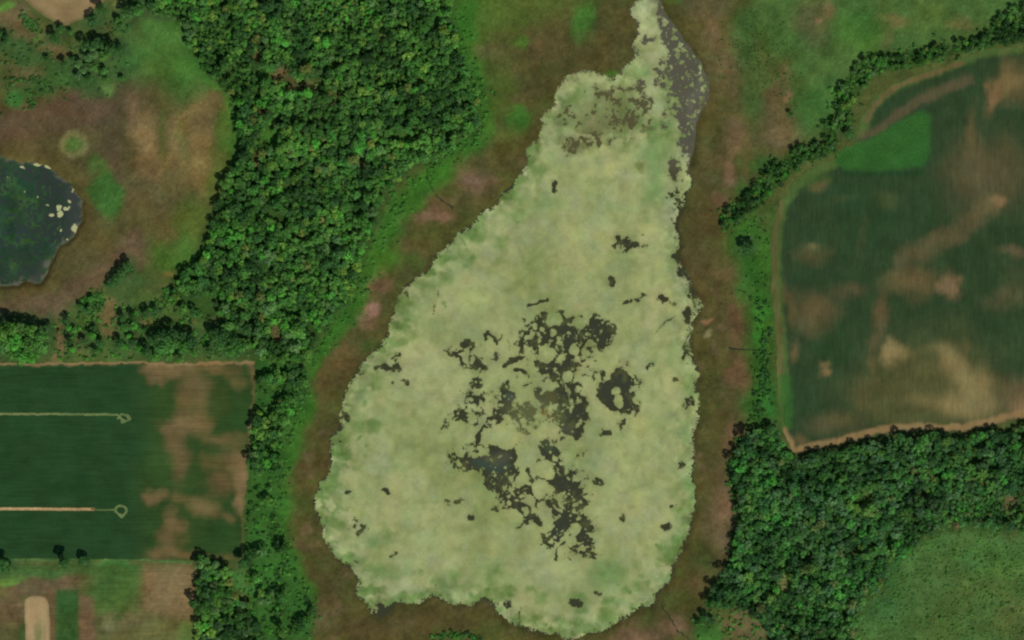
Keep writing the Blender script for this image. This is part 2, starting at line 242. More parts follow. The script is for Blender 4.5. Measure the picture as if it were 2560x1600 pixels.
# single trees and clumps one can point at: x, y, crown radius, tone, label
SINGLE = [(157,75,10,0,'small round dark tree just below the tip of the bare tan field'),(142,96,13,0,'dark round tree with sunlit southern side below the bare tan field'),(180,84,7,1,'small tree right of the two dark trees below the bare field'),
 (237,56,16,0,'dark broad tree standing right of the bare tan field'),(256,27,14,0,'dark tree near the top edge beside the bare field'),(222,118,15,0,'westernmost dark tree of the clump in the north-west meadow'),(243,110,15,0,'dark tall tree in the north-west meadow clump'),(262,114,12,0,'smaller dark tree on the north-east side of that meadow clump'),(285,130,17,0,'large dark tree at the east end of the north-west clump'),(306,128,13,0,'dark tree with bright grass to its east in north-west meadow'),(240,138,14,4,'grey green tree south of the dark north-west clump'),(262,145,13,2,'mid green tree on the south side of the dark clump'),(225,150,12,4,'grey green tree in the loose group below the dark clump'),
 (200,163,12,4,'grey green tree at the west end of the loose group'),(185,152,9,0,'small dark tree north-west of the loose grey green group'),(165,164,10,0,'dark small tree just west of the loose grey green group'),(120,150,8,0,'lone dark bushy tree in green western meadow'),(213,178,11,4,'pale tree in the middle of the loose grey green group'),(240,172,12,2,'mid green tree at the east side of the loose group'),(262,180,10,2,'round mid green tree east of the loose group'),(225,200,10,0,'dark tree at the south end of the loose group'),(200,192,9,4,'grey tree at the south-west end of the loose group'),(268,203,9,1,'small tree near pale scrub above the purple meadow'),(308,198,8,1,'small lone tree at the edge of the north-west meadow'),(325,38,17,0,'dark tree at the south-west corner of western wood'),(350,30,15,1,'deep green tree at the corner of the western wood'),(300,52,10,1,'small tree between the clump and the western wood'),(308,68,10,1,'small tree by bright grass near the western wood'),(21,95,9,0,'dark upright tree at the west edge above the pond meadow'),(4,88,9,0,'dark tree cut by the west edge above the pond'),(18,110,8,0,'dark narrow tree just south of the edge tree'),
 (326,667,13,0,'northern dark tree of the short row beside the pond meadow'),(313,682,12,0,'second dark tree of the short row beside pond meadow'),(298,695,13,0,'third dark tree of the short row beside pond meadow'),(286,708,11,0,'southern dark tree of the short row beside pond meadow'),(338,683,6,1,'small bush like tree right of the short dark row'),(269,713,6,0,'tiny dark tree at the south tip of the short row'),
 (372,782,12,0,'dark lone tree at the south edge of the green pond meadow'),(392,776,9,0,'smaller dark tree touching the lone one south of meadow'),(206,766,8,0,'small dark tree at the edge of the tan glade south of pond'),(223,776,9,1,'tree west of the round tan glade'),(232,748,8,5,'bright green small tree north-west of the round tan glade'),(310,796,10,0,'dark tree south of the round tan glade'),(336,792,11,0,'dark tree south-east of the round tan glade'),(170,800,10,0,'dark tree at the north end of the bare tan path'),(175,818,9,5,'bright green tree by the bare tan path'),(188,826,8,5,'lighter bright tree by the bare tan path'),(150,829,4,7,'tiny reddish bush on the bare tan path'),(179,854,9,0,'dark tree standing on the bare tan path fork'),(184,872,8,5,'bright small tree south of the tan path fork'),(238,822,9,0,'dark tree in the open woodland centre'),(215,855,10,0,'dark tree left of centre in the open woodland'),(235,840,10,5,'bright green tree in the open woodland'),(255,858,12,0,'dark tree in the middle of the open woodland'),(245,878,9,1,'small tree near the field edge in the open woodland'),(303,860,12,0,'dark tall tree in the open woodland near tan clearing'),(315,866,9,5,'bright tree beside the dark tall one in open woodland'),(338,856,12,0,'dark tree east of the tan clearing in open woodland'),(352,872,10,5,'bright green tree at field edge in open woodland'),(318,822,12,1,'tree in the north of the open woodland'),(340,815,10,5,'light green tree in the north of the open woodland'),(365,825,6,0,'tiny dark tree in the open woodland'),(325,840,8,5,'small bright tree amid the open woodland'),
 (392,850,17,0,'dark western tree of the big clump above the field'),(415,842,18,0,'dark north-western crown of the big clump above the field'),(440,838,17,0,'northern crown of the big clump above the field'),(465,842,17,0,'north-eastern crown of the big clump above the field'),(485,852,17,0,'eastern crown of the big clump above the field'),(372,880,15,0,'dark round tree at the south-west corner of the big clump'),(410,868,18,1,'inner crown of the big clump above the field'),(435,862,18,1,'central crown of the big clump above the field'),(460,868,17,1,'inner eastern crown of the big clump'),(390,895,12,2,'southern crown of the big clump by the field border'),(425,890,14,2,'southern middle crown of the big clump by field'),(455,898,12,2,'southern crown of the big clump beside bare soil'),(490,880,12,1,'south-eastern crown of the big clump'),
 (540,842,18,0,'dark western crown of the clump above the field corner'),(565,838,18,0,'northern crown of the clump above the field corner'),(590,850,17,0,'eastern crown of the clump above the field corner'),(555,865,17,0,'central crown of the clump above the field corner'),(580,878,15,1,'southern crown of the clump above the field corner'),(525,875,11,0,'small dark crown west of the clump above field corner'),(610,870,13,1,'light crown between the clump and field corner'),(620,825,15,0,'dark crown at the north-east of the field corner clump'),
 (10,835,20,2,'western crown of the rounded clump at the left edge'),(35,826,20,2,'northern crown of the rounded clump at the left edge'),(60,822,20,4,'second northern crown of the rounded clump at left edge'),(85,828,20,2,'north-eastern crown of the rounded clump at left edge'),(110,842,19,2,'eastern crown of the rounded clump at the left edge'),(20,862,20,2,'inner western crown of the rounded clump at left edge'),(50,855,22,5,'central crown of the rounded clump at the left edge'),(82,860,21,2,'inner eastern crown of the rounded clump at left edge'),(115,868,16,2,'south-eastern crown of the rounded clump at left edge'),(35,885,18,2,'southern crown of the rounded clump at the left edge'),(62,892,20,5,'southern bright crown of the rounded clump overhanging the field'),(88,890,18,5,'southern right crown of the rounded clump overhanging the field'),(122,818,12,0,'dark crown at the north-east of the rounded clump'),(4,815,13,0,'dark crown at the top of the rounded clump by edge'),
 (167,1403,15,0,'round dark tree on the southern border of western field'),(216,1402,13,0,'smaller dark tree right of the round one on field border'),(14,1410,18,0,'dark tree at the left edge on the field border'),(30,1420,10,4,'pale crown attached to the dark tree at left edge'),(612,1402,13,0,'dark upright tree at the south-east corner of western field'),
 (1866,622,15,0,'lone dark tree in the grass belt beside eastern field'),(1878,612,9,1,'smaller tree touching the lone one in the grass belt'),(1976,286,6,0,'tiny lone tree in the brown patch of north-east meadow'),(2118,334,13,0,'round dark tree beside the tip of the eastern field'),(2450,110,9,0,'dark tree in the gap of the north-eastern hedgerow'),(2465,115,8,0,'second dark tree in the gap of north-eastern hedgerow'),(1922,1076,14,0,'dark tree at the north-west corner of south-eastern wood'),(1937,1086,12,0,'dark tree where the bare soil corner meets the wood'),(1840,1480,14,0,'dark round tree at the south-west end of the wood'),(1763,1541,9,0,'dark tree amid bright grass at the far south of wood'),(1779,1550,9,0,'second dark tree amid bright grass south of wood'),(1748,1556,8,1,'small tree at the edge of southern marsh')]
for x, y, r, t, lb in SINGLE: blob(G, x-r*0.3, y-r*0.4, r*1.9, r*1.9, (58,82,44), 0.75, 0.4, 0, 1)  # green shadow tint painted into the ground, offset north-west of each tree
# crop and ploughed-field colours live on their own sheets but in the same map
F = G.copy()
poly(F, FIELD_W, (39,68,38), 1, 2, 0)
poly(F, [(370,900),(645,900),(612,1400),(340,1400),(360,1200)], (52,74,36), 0.85, 30, 2)
WT = [(390,925,28,20,(130,102,72)),(440,932,44,16,(126,100,68)),(530,920,60,18,(114,94,60)),(392,952,20,14,(116,92,64)),(590,952,20,14,(106,98,58)),(482,990,36,60,(114,94,62)),(515,1060,24,24,(110,92,58)),(450,1120,28,74,(112,92,62)),(470,1072,50,18,(126,102,70)),(560,1098,44,14,(110,92,58)),(592,1150,28,30,(130,102,70)),(605,1190,20,26,(132,104,72)),(550,1200,30,26,(112,88,58)),(540,1150,30,20,(92,84,48)),(630,920,10,40,(120,102,66)),(625,1070,8,30,(132,108,76)),
 (392,1238,22,12,(128,102,70)),(455,1245,30,14,(100,88,54)),(520,1265,36,24,(126,104,68)),(607,1240,13,54,(132,106,74)),(572,1297,12,20,(118,98,64)),(430,1300,22,26,(124,100,68)),(410,1340,24,26,(112,92,60)),(402,1380,44,16,(120,96,64)),(470,1388,34,9,(112,92,58)),(450,1350,14,16,(86,84,46)),(560,1390,50,8,(96,88,52)),(400,1160,30,50,(56,82,40)),(545,1000,20,30,(60,76,36)),(590,1040,24,50,(44,74,36)),(540,1340,60,34,(44,72,34))]
for c in WT: blob(F, *c[:4], c[4], 0.78, 0.75)
stroke(F, [(-240,906),(120,909),(360,904),(420,912),(640,905)], 9, (146,118,82), 0.85, 0.6, 1)
stroke(F, [(638,930),(630,1060),(620,1180),(611,1290),(607,1395)], 6, (112,104,64), 0.6, 0.7, 1)
poly(F, FIELD_E, (48,68,42), 1, 2, 0)
stroke(F, [(2800,108),(2560,116),(2480,124),(2400,150),(2330,178),(2230,217),(2185,255),(2160,300),(2148,345),(2110,392),(2040,424),(1995,458),(1955,510),(1940,565),(1936,650),(1940,760),(1950,860),(1956,1000),(1960,1060)], 30, (76,98,50), 0.95, 0.5, 1)
stroke(F, [(2400,158),(2330,184),(2230,222),(2190,258),(2168,300)], 12, (108,92,60), 0.8, 0.6, 1)
stroke(F, [(1955,505),(1938,565),(1933,640),(1938,740),(1948,840),(1950,930)], 13, (98,92,56), 0.8, 0.6, 1)
stroke(F, [(1965,950),(1968,1060)], 26, (52,96,42), 0.8, 0.5, 1)
ET = [(2030,440,40,18,(70,98,46)),(2050,458,20,12,(106,92,58)),(2540,205,46,40,(124,102,66)),(2510,190,18,50,(122,100,66)),(2480,245,20,34,(126,98,66)),(2430,345,10,60,(108,90,60)),(2450,400,16,60,(96,86,58)),(2440,450,70,60,(96,86,60)),(2520,430,40,60,(98,86,60)),(2502,508,22,14,(146,116,82)),(2290,712,70,30,(118,96,64)),(2378,722,20,30,(132,104,74)),(2250,690,30,12,(96,84,56)),(2030,632,34,20,(100,92,58)),(2035,610,12,10,(112,108,70)),(2030,780,50,40,(114,94,64)),(1970,760,8,40,(104,88,56)),(2120,725,32,18,(94,82,54)),(2205,795,15,44,(110,88,60)),(2540,628,34,12,(116,96,70)),(2520,742,50,18,(90,84,58)),(2155,580,10,50,(78,80,50)),(2210,495,26,16,(76,84,50)),(2115,490,26,12,(70,80,48)),(2550,700,30,40,(72,78,48)),
 (2238,882,28,24,(156,132,90)),(2270,880,16,20,(120,108,66)),(2340,880,40,14,(100,96,60)),(2362,912,20,26,(130,110,72)),(2402,930,16,56,(126,106,68)),(2440,980,36,40,(122,106,68)),(2415,965,40,14,(124,104,68)),(2440,1040,34,10,(104,102,60)),(2066,915,12,16,(132,110,74)),(1978,870,10,20,(116,92,64)),(2182,850,14,20,(98,84,58)),(2185,920,10,34,(108,90,58)),(2150,985,24,30,(98,86,56)),(2260,990,120,26,(86,86,52)),(2300,960,50,30,(74,80,46)),(2090,1065,60,24,(100,88,58)),(2000,1100,20,12,(116,94,64)),(2250,1045,90,16,(88,88,52)),(2200,1020,20,14,(92,88,54)),(2548,1010,48,36,(132,106,76)),(2530,970,40,30,(96,84,58)),(2520,880,30,30,(56,74,44)),(2400,840,80,40,(44,66,40)),(2150,530,60,80,(44,70,42)),(2080,850,40,40,(42,68,38))]
for c in ET: blob(F, *c[:4], c[4], 0.9 if c[4][0] > 124 else 0.62, 0.8 if c[4][0] > 124 else 1.0)
for c in [(2330,930,120,90,(96,92,56)),(2240,985,120,60,(84,84,50)),(2430,1000,60,60,(106,98,62)),(2470,430,90,90,(84,80,54))]: blob(F, *c[:4], c[4], 0.5, 1.0)
stk = vnoise(7, 301)*0+fbm(18, 302, 3, 0.8); F *= (1+0.10*stk*(GX > 1900))[..., None]
poly(F, [(2325,868),(2400,876),(2428,940),(2472,958),(2478,1030),(2420,1046),(2330,1012),(2240,1012),(2300,990),(2392,980),(2378,930)], (140,124,82), 0.72, 12, 2)
stroke(F, [(2255,655),(2330,612),(2420,562),(2480,515)], 40, (114,96,66), 0.5, 1.0, 2)
stroke(F, [(2160,345),(2200,325),(2260,275),(2340,232),(2420,198)], 26, (90,82,58), 0.85, 0.7, 1)
stroke(F, [(2130,352),(2180,350),(2260,300),(2310,262)], 10, (52,66,46), 0.7, 0.7, 1)
stroke(F, [(2115,436),(2300,434)], 14, (38,66,38), 0.8, 0.6, 1)
poly(F, GRASS_E, (50,94,42), 1, 5, 1)
stroke(F, [(1958,1078),(1985,1124),(2010,1120),(2090,1102),(2180,1077),(2250,1066),(2310,1066),(2400,1068),(2450,1056),(2560,1032),(2800,990)], 17, (142,114,78), 0.9, 0.5, 1)
F += (alb((48,70,36)) - F)*(np.clip(blur(mWood, 7)*1.9, 0, 1)*0.85)[..., None]  # dark green shade painted into field soil along the wood edges
poly(F, BARE_NW, (140,114,80), 1, 4, 1)
for r, c in ((60,(146,120,84)),(44,(136,110,76)),(26,(146,122,86)),(12,(134,108,74))): blob(F, 165, -8, r*1.2, r*0.75, c, 0.8, 0.2, 0, 1)
stroke(F, [(70,0),(120,42),(160,62),(205,48),(262,0)], 6, (112,104,66), 0.6, 0.8, 1)
poly(F, SAND, (166,138,100), 1, 3, 0)
blob(F, 96,1590,9,50,(112,116,70),0.8,0.5,0,1); blob(F, 112,1600,4,40,(126,120,76),0.7,0.6,0,1); blob(F, 92,1540,16,30,(158,128,92),0.6,0.6)
def speck(C, amp, seed):            # patchy growth at several sizes
    n = fbm(34, seed, 4)*amp*1.6 + (np.random.default_rng(seed).random((NY, NX))-0.5)*amp*0.9
    C *= (1+n)[..., None]
    h = fbm(50, seed+3, 4)*amp*0.7
    C[..., 0] *= 1+h; C[..., 2] *= 1-h*0.6
def temper(C, gain):               # dry growth is more olive than red
    q = np.clip(C[..., 0]/np.maximum(C[..., 1], 1e-4), 1, 3)
    C[..., 0] *= q**-0.12; C[..., 1] *= q**0.06; C *= gain
temper(G, 1.09); temper(F, 1.0)
speck(G, 0.22, 41)
G *= (1+0.24*fbm(9, 45, 2, 0.8)*(1-0.5*fl))[..., None]; speck(F, 0.13, 42)
G = np.clip(G, 0.004, 0.9); F = np.clip(F, 0.004, 0.9)

# ------------------------------------------------------------------ floating algae: where it floats, where water is open
P = np.zeros((NY, NX), np.float32)
POOLS = [[(1245,975),(1260,957),(1273,955),(1268,980),(1290,985),(1290,1000),(1275,1010),(1288,1030),(1270,1040),(1265,1055),(1240,1068),(1215,1060),(1213,1048),(1235,1035),(1242,1005),(1248,990)],
 [(1178,936),(1190,942),(1212,939),(1208,955),(1221,962),(1212,970),(1190,962),(1184,950)],
 [(1540,922),(1555,920),(1570,932),(1577,940),(1566,950),(1572,960),(1578,975),(1602,982),(1587,997),(1582,1010),(1583,1028),(1565,1032),(1560,1037),(1562,1050),(1566,1068),(1553,1060),(1545,1045),(1540,1035),(1522,1027),(1515,1010),(1495,1007),(1490,1000),(1497,980),(1505,955),(1520,952),(1530,950),(1530,935)],
 [(1410,1060),(1430,1048),(1455,1062),(1478,1057),(1466,1075),(1461,1090),(1455,1107),(1447,1107),(1440,1095),(1425,1085),(1412,1078)],
 [(1213,1098),(1235,1103),(1250,1125),(1262,1123),(1287,1123),(1286,1150),(1295,1165),(1280,1182),(1255,1187),(1245,1177),(1225,1172),(1190,1182),(1165,1167),(1150,1152),(1163,1133),(1172,1140),(1200,1142),(1217,1140),(1214,1118)],
 [(1335,1100),(1360,1103),(1396,1112),(1402,1130),(1390,1150),(1412,1165),(1422,1185),(1415,1203),(1400,1192),(1395,1175),(1385,1160),(1365,1150),(1350,1130)],
 [(1285,1238),(1295,1253),(1310,1262),(1332,1258),(1326,1280),(1345,1290),(1352,1316),(1330,1312),(1310,1307),(1290,1320),(1274,1320),(1298,1302),(1305,1290),(1290,1277),(1270,1270)],
 [(1343,1330),(1375,1335),(1385,1322),(1388,1300),(1370,1270),(1363,1253),(1385,1243),(1402,1258),(1406,1280),(1420,1273),(1432,1300),(1417,1312),(1422,1327),(1406,1326),(1408,1345),(1406,1367),(1385,1367),(1370,1368),(1355,1358),(1354,1345)],
 [(1525,692),(1535,688),(1545,697),(1537,705),(1540,718),(1528,722),(1528,706)],
 [(1564,748),(1578,752),(1600,744),(1608,730),(1618,736),(1600,752),(1585,758),(1577,772),(1567,764)],
 [(1690,782),(1703,770),(1715,765),(1730,800),(1726,816),(1710,808),(1700,796)],
 [(1654,1313),(1668,1307),(1685,1312),(1680,1324),(1668,1326)],[(1372,447),(1390,446),(1388,462),(1395,478),(1388,482),(1374,470),(1380,462)],
 [(1530,582),(1545,580),(1550,592),(1540,597)],[(1158,1287),(1176,1290),(1182,1275),(1190,1277),(1188,1292),(1176,1300),(1164,1298)]]
for p in POOLS: P = np.maximum(P, blur(polymask(p, 3), 3)*0.95)
ST = [([(1213,852),(1212,838),(1219,829),(1228,835),(1236,845),(1240,860)],8,1),([(1246,852),(1254,842),(1257,834)],5,1),([(1140,890),(1150,898),(1158,908)],9,.9),([(1318,766),(1335,760),(1350,753),(1366,752)],8,.75),([(1360,783),(1358,805),(1352,832)],15,1),
 ([(1306,865),(1300,895),(1275,905),(1262,915)],11,1),([(1490,800),(1510,820),(1505,850),(1501,872)],20,.9),([(1405,780),(1414,800),(1405,815)],15,1),([(1455,842),(1470,850),(1490,850)],14,.85),([(1420,860),(1428,890),(1410,922)],20,1),([(1380,905),(1366,925)],16,1),([(1405,945),(1425,965),(1438,975)],13,.9),([(1210,1070),(1200,1085),(1194,1102)],16,1),([(1328,1160),(1318,1175),(1325,1190),(1333,1204)],11,1),([(1318,1218),(1326,1238)],11,1),([(1255,1185),(1253,1205),(1245,1218)],12,.9),([(1490,1062),(1508,1080)],4,.9),([(1450,1330),(1478,1328)],6,1),([(1462,1236),(1480,1236)],6,1),([(1148,1027),(1163,1042)],9,1),([(1315,840),(1345,840),(1370,835)],20,.9),([(1310,800),(1345,845)],10,.6),([(1500,1005),(1470,1008),(1450,1020)],9,.8),([(1290,925),(1315,930)],9,.8),([(1345,925),(1390,940),(1440,930)],12,.6),([(1690,790),(1660,810),(1640,830)],3,.8),([(1425,1200),(1440,1212)],14,.8),
 ([(1300,1560),(1297,1530),(1301,1518)],4,.9),([(1415,1350),(1392,1372),(1388,1400)],6,.7),([(1095,730),(1090,760),(1084,785)],6,.55)]
for p, w, a in ST: stroke(P, p, w, 1.0, a, 0.35, 1)
SPK = [(1400,835,74,52,.62),(1500,825,34,34,.55),(1335,850,34,26,.6),(1420,905,40,24,.6),(1365,915,30,24,.6),(1315,1040,52,46,.5),(1370,995,34,44,.48),(1435,1030,40,28,.62),(1390,1020,60,50,.46),(1440,980,30,24,.5),(1250,1165,56,36,.5),(1150,1150,30,30,.5),(1240,1205,40,24,.5),(1400,1212,40,22,.62),(1350,1230,30,20,.55),(1430,1260,36,24,.52),(1460,1345,34,26,.52),(1470,1385,24,14,.5),(1128,878,22,18,.58),(1197,900,14,12,.56),(1190,1000,26,20,.55),(1122,1066,16,14,.52),(1160,865,22,12,.48),(1195,915,40,12,.5),(1245,895,14,14,.5),(1627,912,11,10,.62),(1685,955,9,8,.55),(1120,1258,14,9,.58),(1150,1253,6,7,.6),(1500,1207,12,7,.6),(1470,985,20,60,.4),(1512,1088,13,6,.8),(958,920,26,12,.56),(998,900,12,16,.55),(1002,958,22,9,.6),(1000,915,10,20,.5),(1150,1040,20,20,.45),
 (886,1308,8,8,.6),(908,1318,8,7,.65),(905,1335,10,12,.5),(977,1390,12,9,.6),(890,1405,10,6,.55),(872,1229,7,8,.5),(962,1232,5,8,.6),(1440,1502,18,8,.55),(1498,1482,12,6,.6),(1272,1510,10,9,.6),(1212,1500,18,14,.62),(1090,1480,12,14,.5),(1600,1490,0.1,0.1,.1),(1240,1270,8,6,.5),(1678,1264,7,7,.6),(1556,1300,8,16,.45),(1660,760,20,14,.4),(1575,610,40,24,.4),(1700,1160,12,10,.5),
 (1700,640,14,16,.62),(1712,690,10,20,.5),(1735,745,18,26,.5),(1690,500,18,26,.52),(1690,420,22,30,.52),(1720,1010,10,24,.52),(1690,1430,10,20,.5),(832,1090,12,30,.55),(860,1050,12,16,.5),(900,930,20,14,.5),(960,1530,26,18,.62),(880,1300,14,20,.45),(1120,1210,0.1,0.1,.1)]
SPK += [(1460,300,56,20,.40),(1560,300,60,30,.41),(1430,360,26,22,.50),(1530,245,60,36,.42),(1600,245,24,40,.46),(1640,200,14,20,.52),(1480,345,60,14,.45),(1420,290,20,30,.42),(1700,560,12,50,.45),(1716,860,8,40,.42),(1650,1490,14,14,.45),(860,960,14,40,.42),(1020,720,10,40,.4),(1300,1400,0.1,0.1,.1)]
for cx, cy, rx, ry, a in SPK: blob(P, cx, cy, rx*1.12, ry*1.12, 1.0, min(0.8, a+(0.13 if 1120 < cx < 1540 and 770 < cy < 1400 else 0.02)), 0.6, 0, 3)
# the open channel to the north-east of the lake
chan = blur(polymask([(1632,-240),(1632,0),(1625,18),(1640,32),(1652,60),(1645,95),(1655,118),(1662,150),(1640,178),(1632,205),(1648,228),(1668,250),(1676,290),(1694,308),(1704,340),(1702,372),(1712,398),(1728,402),(1745,330),(1775,225),(1758,165),(1720,100),(1678,40),(1650,-4),(1645,-240)], 1), 6)
P = np.maximum(P, blur(chan, 10)*0.74)
blob(P, 1615,100,16,14,1.0,.75,.4,0,1); blob(P, 1660,300,14,40,1.0,.5,.5,0,1)
n1 = fbm(26, 51, 4); n2 = fbm(9, 52, 2); n0 = (np.random.default_rng(5).random((NY, NX))-0.5)
n7 = fbm(14, 54, 3, 0.8)
Wf = P - 0.5 + 0.30*n1 + 0.55*n7 + 0.22*n2 + 0.30*n0*(P > 0.05)
Wf[P < 0.12] = -0.5
pr_ = np.random.default_rng(29)
N1 = np.full((NY, NX), 60.0, np.float32); N2 = N1.copy()
for _ in range(1250):
    x, y = pr_.uniform(1110, 1630), pr_.uniform(750, 1420)
    sl = win(x, x, y, y, 60)
    d = np.hypot(GX[sl]+0.45*(LX[sl]-GX[sl])+WXb[sl]*0.8-x, GY[sl]+0.45*(LY[sl]-GY[sl])+WYb[sl]*0.8-y)*pr_.choice([0.55, 0.8, 1.0, 1.3, 1.7])
    a_, b_ = N1[sl], N2[sl]
    N2[sl] = np.minimum(np.maximum(a_, d), b_); N1[sl] = np.minimum(a_, d)
PN = P.copy()
for c in [(1400,1000,120,120,.50),(1400,850,120,80,.58),(1500,830,50,50,.56),(1390,1200,90,120,.52),(1230,1150,90,60,.56),(1200,1000,70,90,.36),(1150,880,60,40,.36),(1410,1320,100,80,.50),(1330,1040,60,50,.50),(1450,1020,60,60,.60),(1555,985,56,80,.55),(1290,1220,60,60,.46)]: blob(PN, *c[:4], 1.0, c[4], 0.6, 0, 3)
lace = np.where((PN > 0.15) & (N1 < 60), (PN*26 - 10.0 - (N2-N1) + 7*n1 + 4*n7)/14 + 0.40*n0 + 0.18*n2, -0.5)
Wf = np.maximum(Wf - 0.10*(N1 < 60), lace)
# round mats that stay whole within the open water
PADS = [(1387,797,21),(1425,783,12),(1449,811,17),(1406,895,11),(1367,885,22),(1397,858,9),(1396,845,7),(1320,890,9),(1438,878,13),(1473,865,11),(1505,812,5),(1503,830,4),(1345,855,6),(1333,835,5),(1378,838,6),
 (1222,1083,18),(1250,1090,16),(1272,1090,25),(1264,1108,18),(1285,968,15),(1318,985,20),(1305,975,12),(1192,952,4),(1255,1013,6),(1227,1055,5),(1240,1054,5),(1268,1050,8),(1331,1078,10),(1541,975,12),(1546,998,13),(1552,1012,11),(1556,1045,7),(1485,1075,17),(1473,975,22),(1463,955,14),(1480,1000,14),(1495,1030,26),(1520,1050,20),(1385,1085,13),(1393,1075,9),(1420,1120,18),(1425,1140,14),(1420,1158,8),(1372,960,16),(1422,943,14),
 (1208,1127,12),(1198,1120,7),(1152,1131,12),(1311,1130,22),(1322,1150,20),(1308,1160,12),(1356,1175,22),(1370,1185,16),(1310,1200,16),(1350,1222,20),(1375,1225,12),(1390,1145,7),(1330,1248,10),(1313,1275,7),(1316,1283,6),(1355,1260,12),(1357,1275,14),(1365,1290,14),(1370,1305,14),(1365,1320,11),(1293,1253,4),(1328,1302,4),(1384,1265,3),(1396,1278,6),(1393,1293,6),(1392,1324,3),(1320,1340,26),(1290,1295,20),(1335,1325,18),(1430,1350,16),(1435,1320,16),(1627,912,5),(1340,1040,9),(1352,1040,12),(1310,1055,7),(1340,1008,12)]
D = np.full((NY, NX), 1e9, np.float32)
prng = np.random.default_rng(19)
extra = []
for _ in range(1000):
    x, y = prng.uniform(1120, 1500), prng.uniform(780, 1380)
    if P[int((y-Y0)/S), int((x-X0)/S)] > 0.3: extra.append((x, y, prng.choice([1.6, 2.4, 3.4, 4.8, 7.0], p=[.42, .28, .18, .08, .04])))
for _ in range(600):
    x, y = prng.uniform(1590, 1775), prng.uniform(-100, 400)
    extra.append((x, y, prng.choice([1.4, 1.9, 2.6, 4.2, 7.0], p=[.55, .3, .1, .04, .01])))
for _ in range(260):
    b0 = [(1650,0),(1698,87),(1735,132),(1768,215),(1751,270),(1738,345)] if prng.random() < 0.55 else [(1640,60),(1655,118),(1655,160),(1640,200),(1668,250),(1680,295),(1704,345)]
    k = prng.integers(0, len(b0)-1); t = prng.random()
    extra.append((b0[k][0]+(b0[k+1][0]-b0[k][0])*t+prng.normal(0, 7), b0[k][1]+(b0[k+1][1]-b0[k][1])*t+prng.normal(0, 7), prng.choice([1.6, 2.4, 3.6, 6.0], p=[.45, .3, .17, .08])))
extra += [(1632,18,16),(1618,58,22),(1640,75,14),(1600,100,4),(1592,120,7),(1632,112,12),(1650,120,12),(1662,52,10),(1690,75,9),(1688,98,7),(1707,113,8),(1655,135,9),(1753,172,6),(1737,140,6),(1748,252,4),(1655,204,4)]
for x, y, r in PADS+extra:
    sl = win(x-r, x+r, y-r, y+r, 14)
    D[sl] = np.minimum(D[sl], np.hypot(GX[sl]+0.6*(LX[sl]-GX[sl])-x, GY[sl]+0.6*(LY[sl]-GY[sl])-y) - r)
Wf = np.minimum(Wf, D/9.0 + 0.26*n0 + 0.22*n2 + 0.12*n7)
eE = np.clip((GX-1500)/200, 0, 1)*np.clip((1000-GY)/200, 0.3, 1)            # the east shore frays most
edge = bLake - 0.52 + 0.34*n2 + 0.62*n0 + (0.22+0.25*eE)*n7
edge = np.where(bLake > 0.97, 0.6, edge); edge = np.where(bLake < 0.10, -0.5, edge)
MAT = np.minimum(edge, -Wf)

A = np.empty((NY, NX, 3)); A[:] = alb((152,160,106))
n3, n4 = fbm(90, 61, 5), fbm(40, 62, 4)
A += (alb((160,167,110)) - A)*np.clip(n3*1.8, 0, 0.8)[..., None]
A += (alb((126,139,82)) - A)*np.clip(-n3*1.7+0.5*n4, 0, 0.85)[..., None]
A += (alb((146,154,112)) - A)*np.clip(n4*1.4, 0, 0.6)[..., None]
din = blur(mLake, 34)
rim = np.clip((0.985-din)/0.35, 0, 1)
A += (alb((104,136,74)) - A)*np.clip(rim*(0.15+2.6*fbm(40, 63, 4, 0.6)), 0, 0.9)[..., None]
A += (alb((112,134,76)) - A)*np.clip((np.clip(rim*2, 0, 1)*0.6+0.25)*(3.0*fbm(26, 64, 3, 0.6)-0.55), 0, 0.8)[..., None]
A += (alb((164,168,126)) - A)*np.clip(np.clip(rim*2.2-0.7, 0, 1)*(3.0*fbm(16, 65, 3, 0.8)-0.25), 0, 0.7)[..., None]
GRN = [(1440,240,40,30,(120,150,88)),(1600,168,30,24,(114,148,86)),(1500,270,70,30,(98,118,66)),(1655,312,26,20,(84,122,66)),(1640,380,40,30,(112,142,80)),(1640,450,26,60,(112,146,86)),(1460,300,46,18,(100,104,64)),(1550,300,50,24,(96,98,62)),(1432,360,24,20,(88,84,58)),(1530,250,60,20,(104,116,70)),(1585,290,20,40,(100,122,70)),(1480,330,30,20,(104,98,66)),
 (1360,500,40,20,(126,146,88)),(1280,530,40,16,(112,136,76)),(1340,470,8,30,(126,136,78)),(1595,420,10,12,(102,112,56)),(1500,450,40,10,(132,144,86)),(1580,640,0.1,0.1,(0,0,0)),
 (860,1142,18,18,(90,120,64)),(832,1222,34,22,(92,128,68)),(940,1432,80,16,(108,132,78)),(928,1362,18,13,(82,122,66)),(965,1340,14,30,(110,132,74)),(1515,1440,40,40,(98,134,76)),(1440,1500,46,20,(108,128,74)),(1525,1510,26,12,(108,136,80)),(1722,1240,15,50,(96,138,72)),(1714,1090,13,28,(98,136,76)),(1722,940,11,30,(106,142,84)),(1660,1450,30,20,(122,146,92)),(1600,1470,40,24,(122,146,90)),(1470,1565,90,18,(124,148,90)),(1110,1488,30,20,(104,130,74)),(1170,1500,40,14,(108,134,76)),(1230,1430,40,30,(128,146,90)),(900,1010,14,60,(120,144,88)),(930,960,40,20,(118,140,84)),(1690,880,16,40,(124,150,90)),(1700,1370,16,60,(116,146,84)),(1400,1100,0.1,0.1,(0,0,0)),(870,1400,30,10,(114,140,84)),(1180,640,26,14,(110,136,78)),(1110,700,20,16,(112,138,78)),(1060,750,20,18,(102,128,70)),(1030,790,14,14,(112,138,80))]
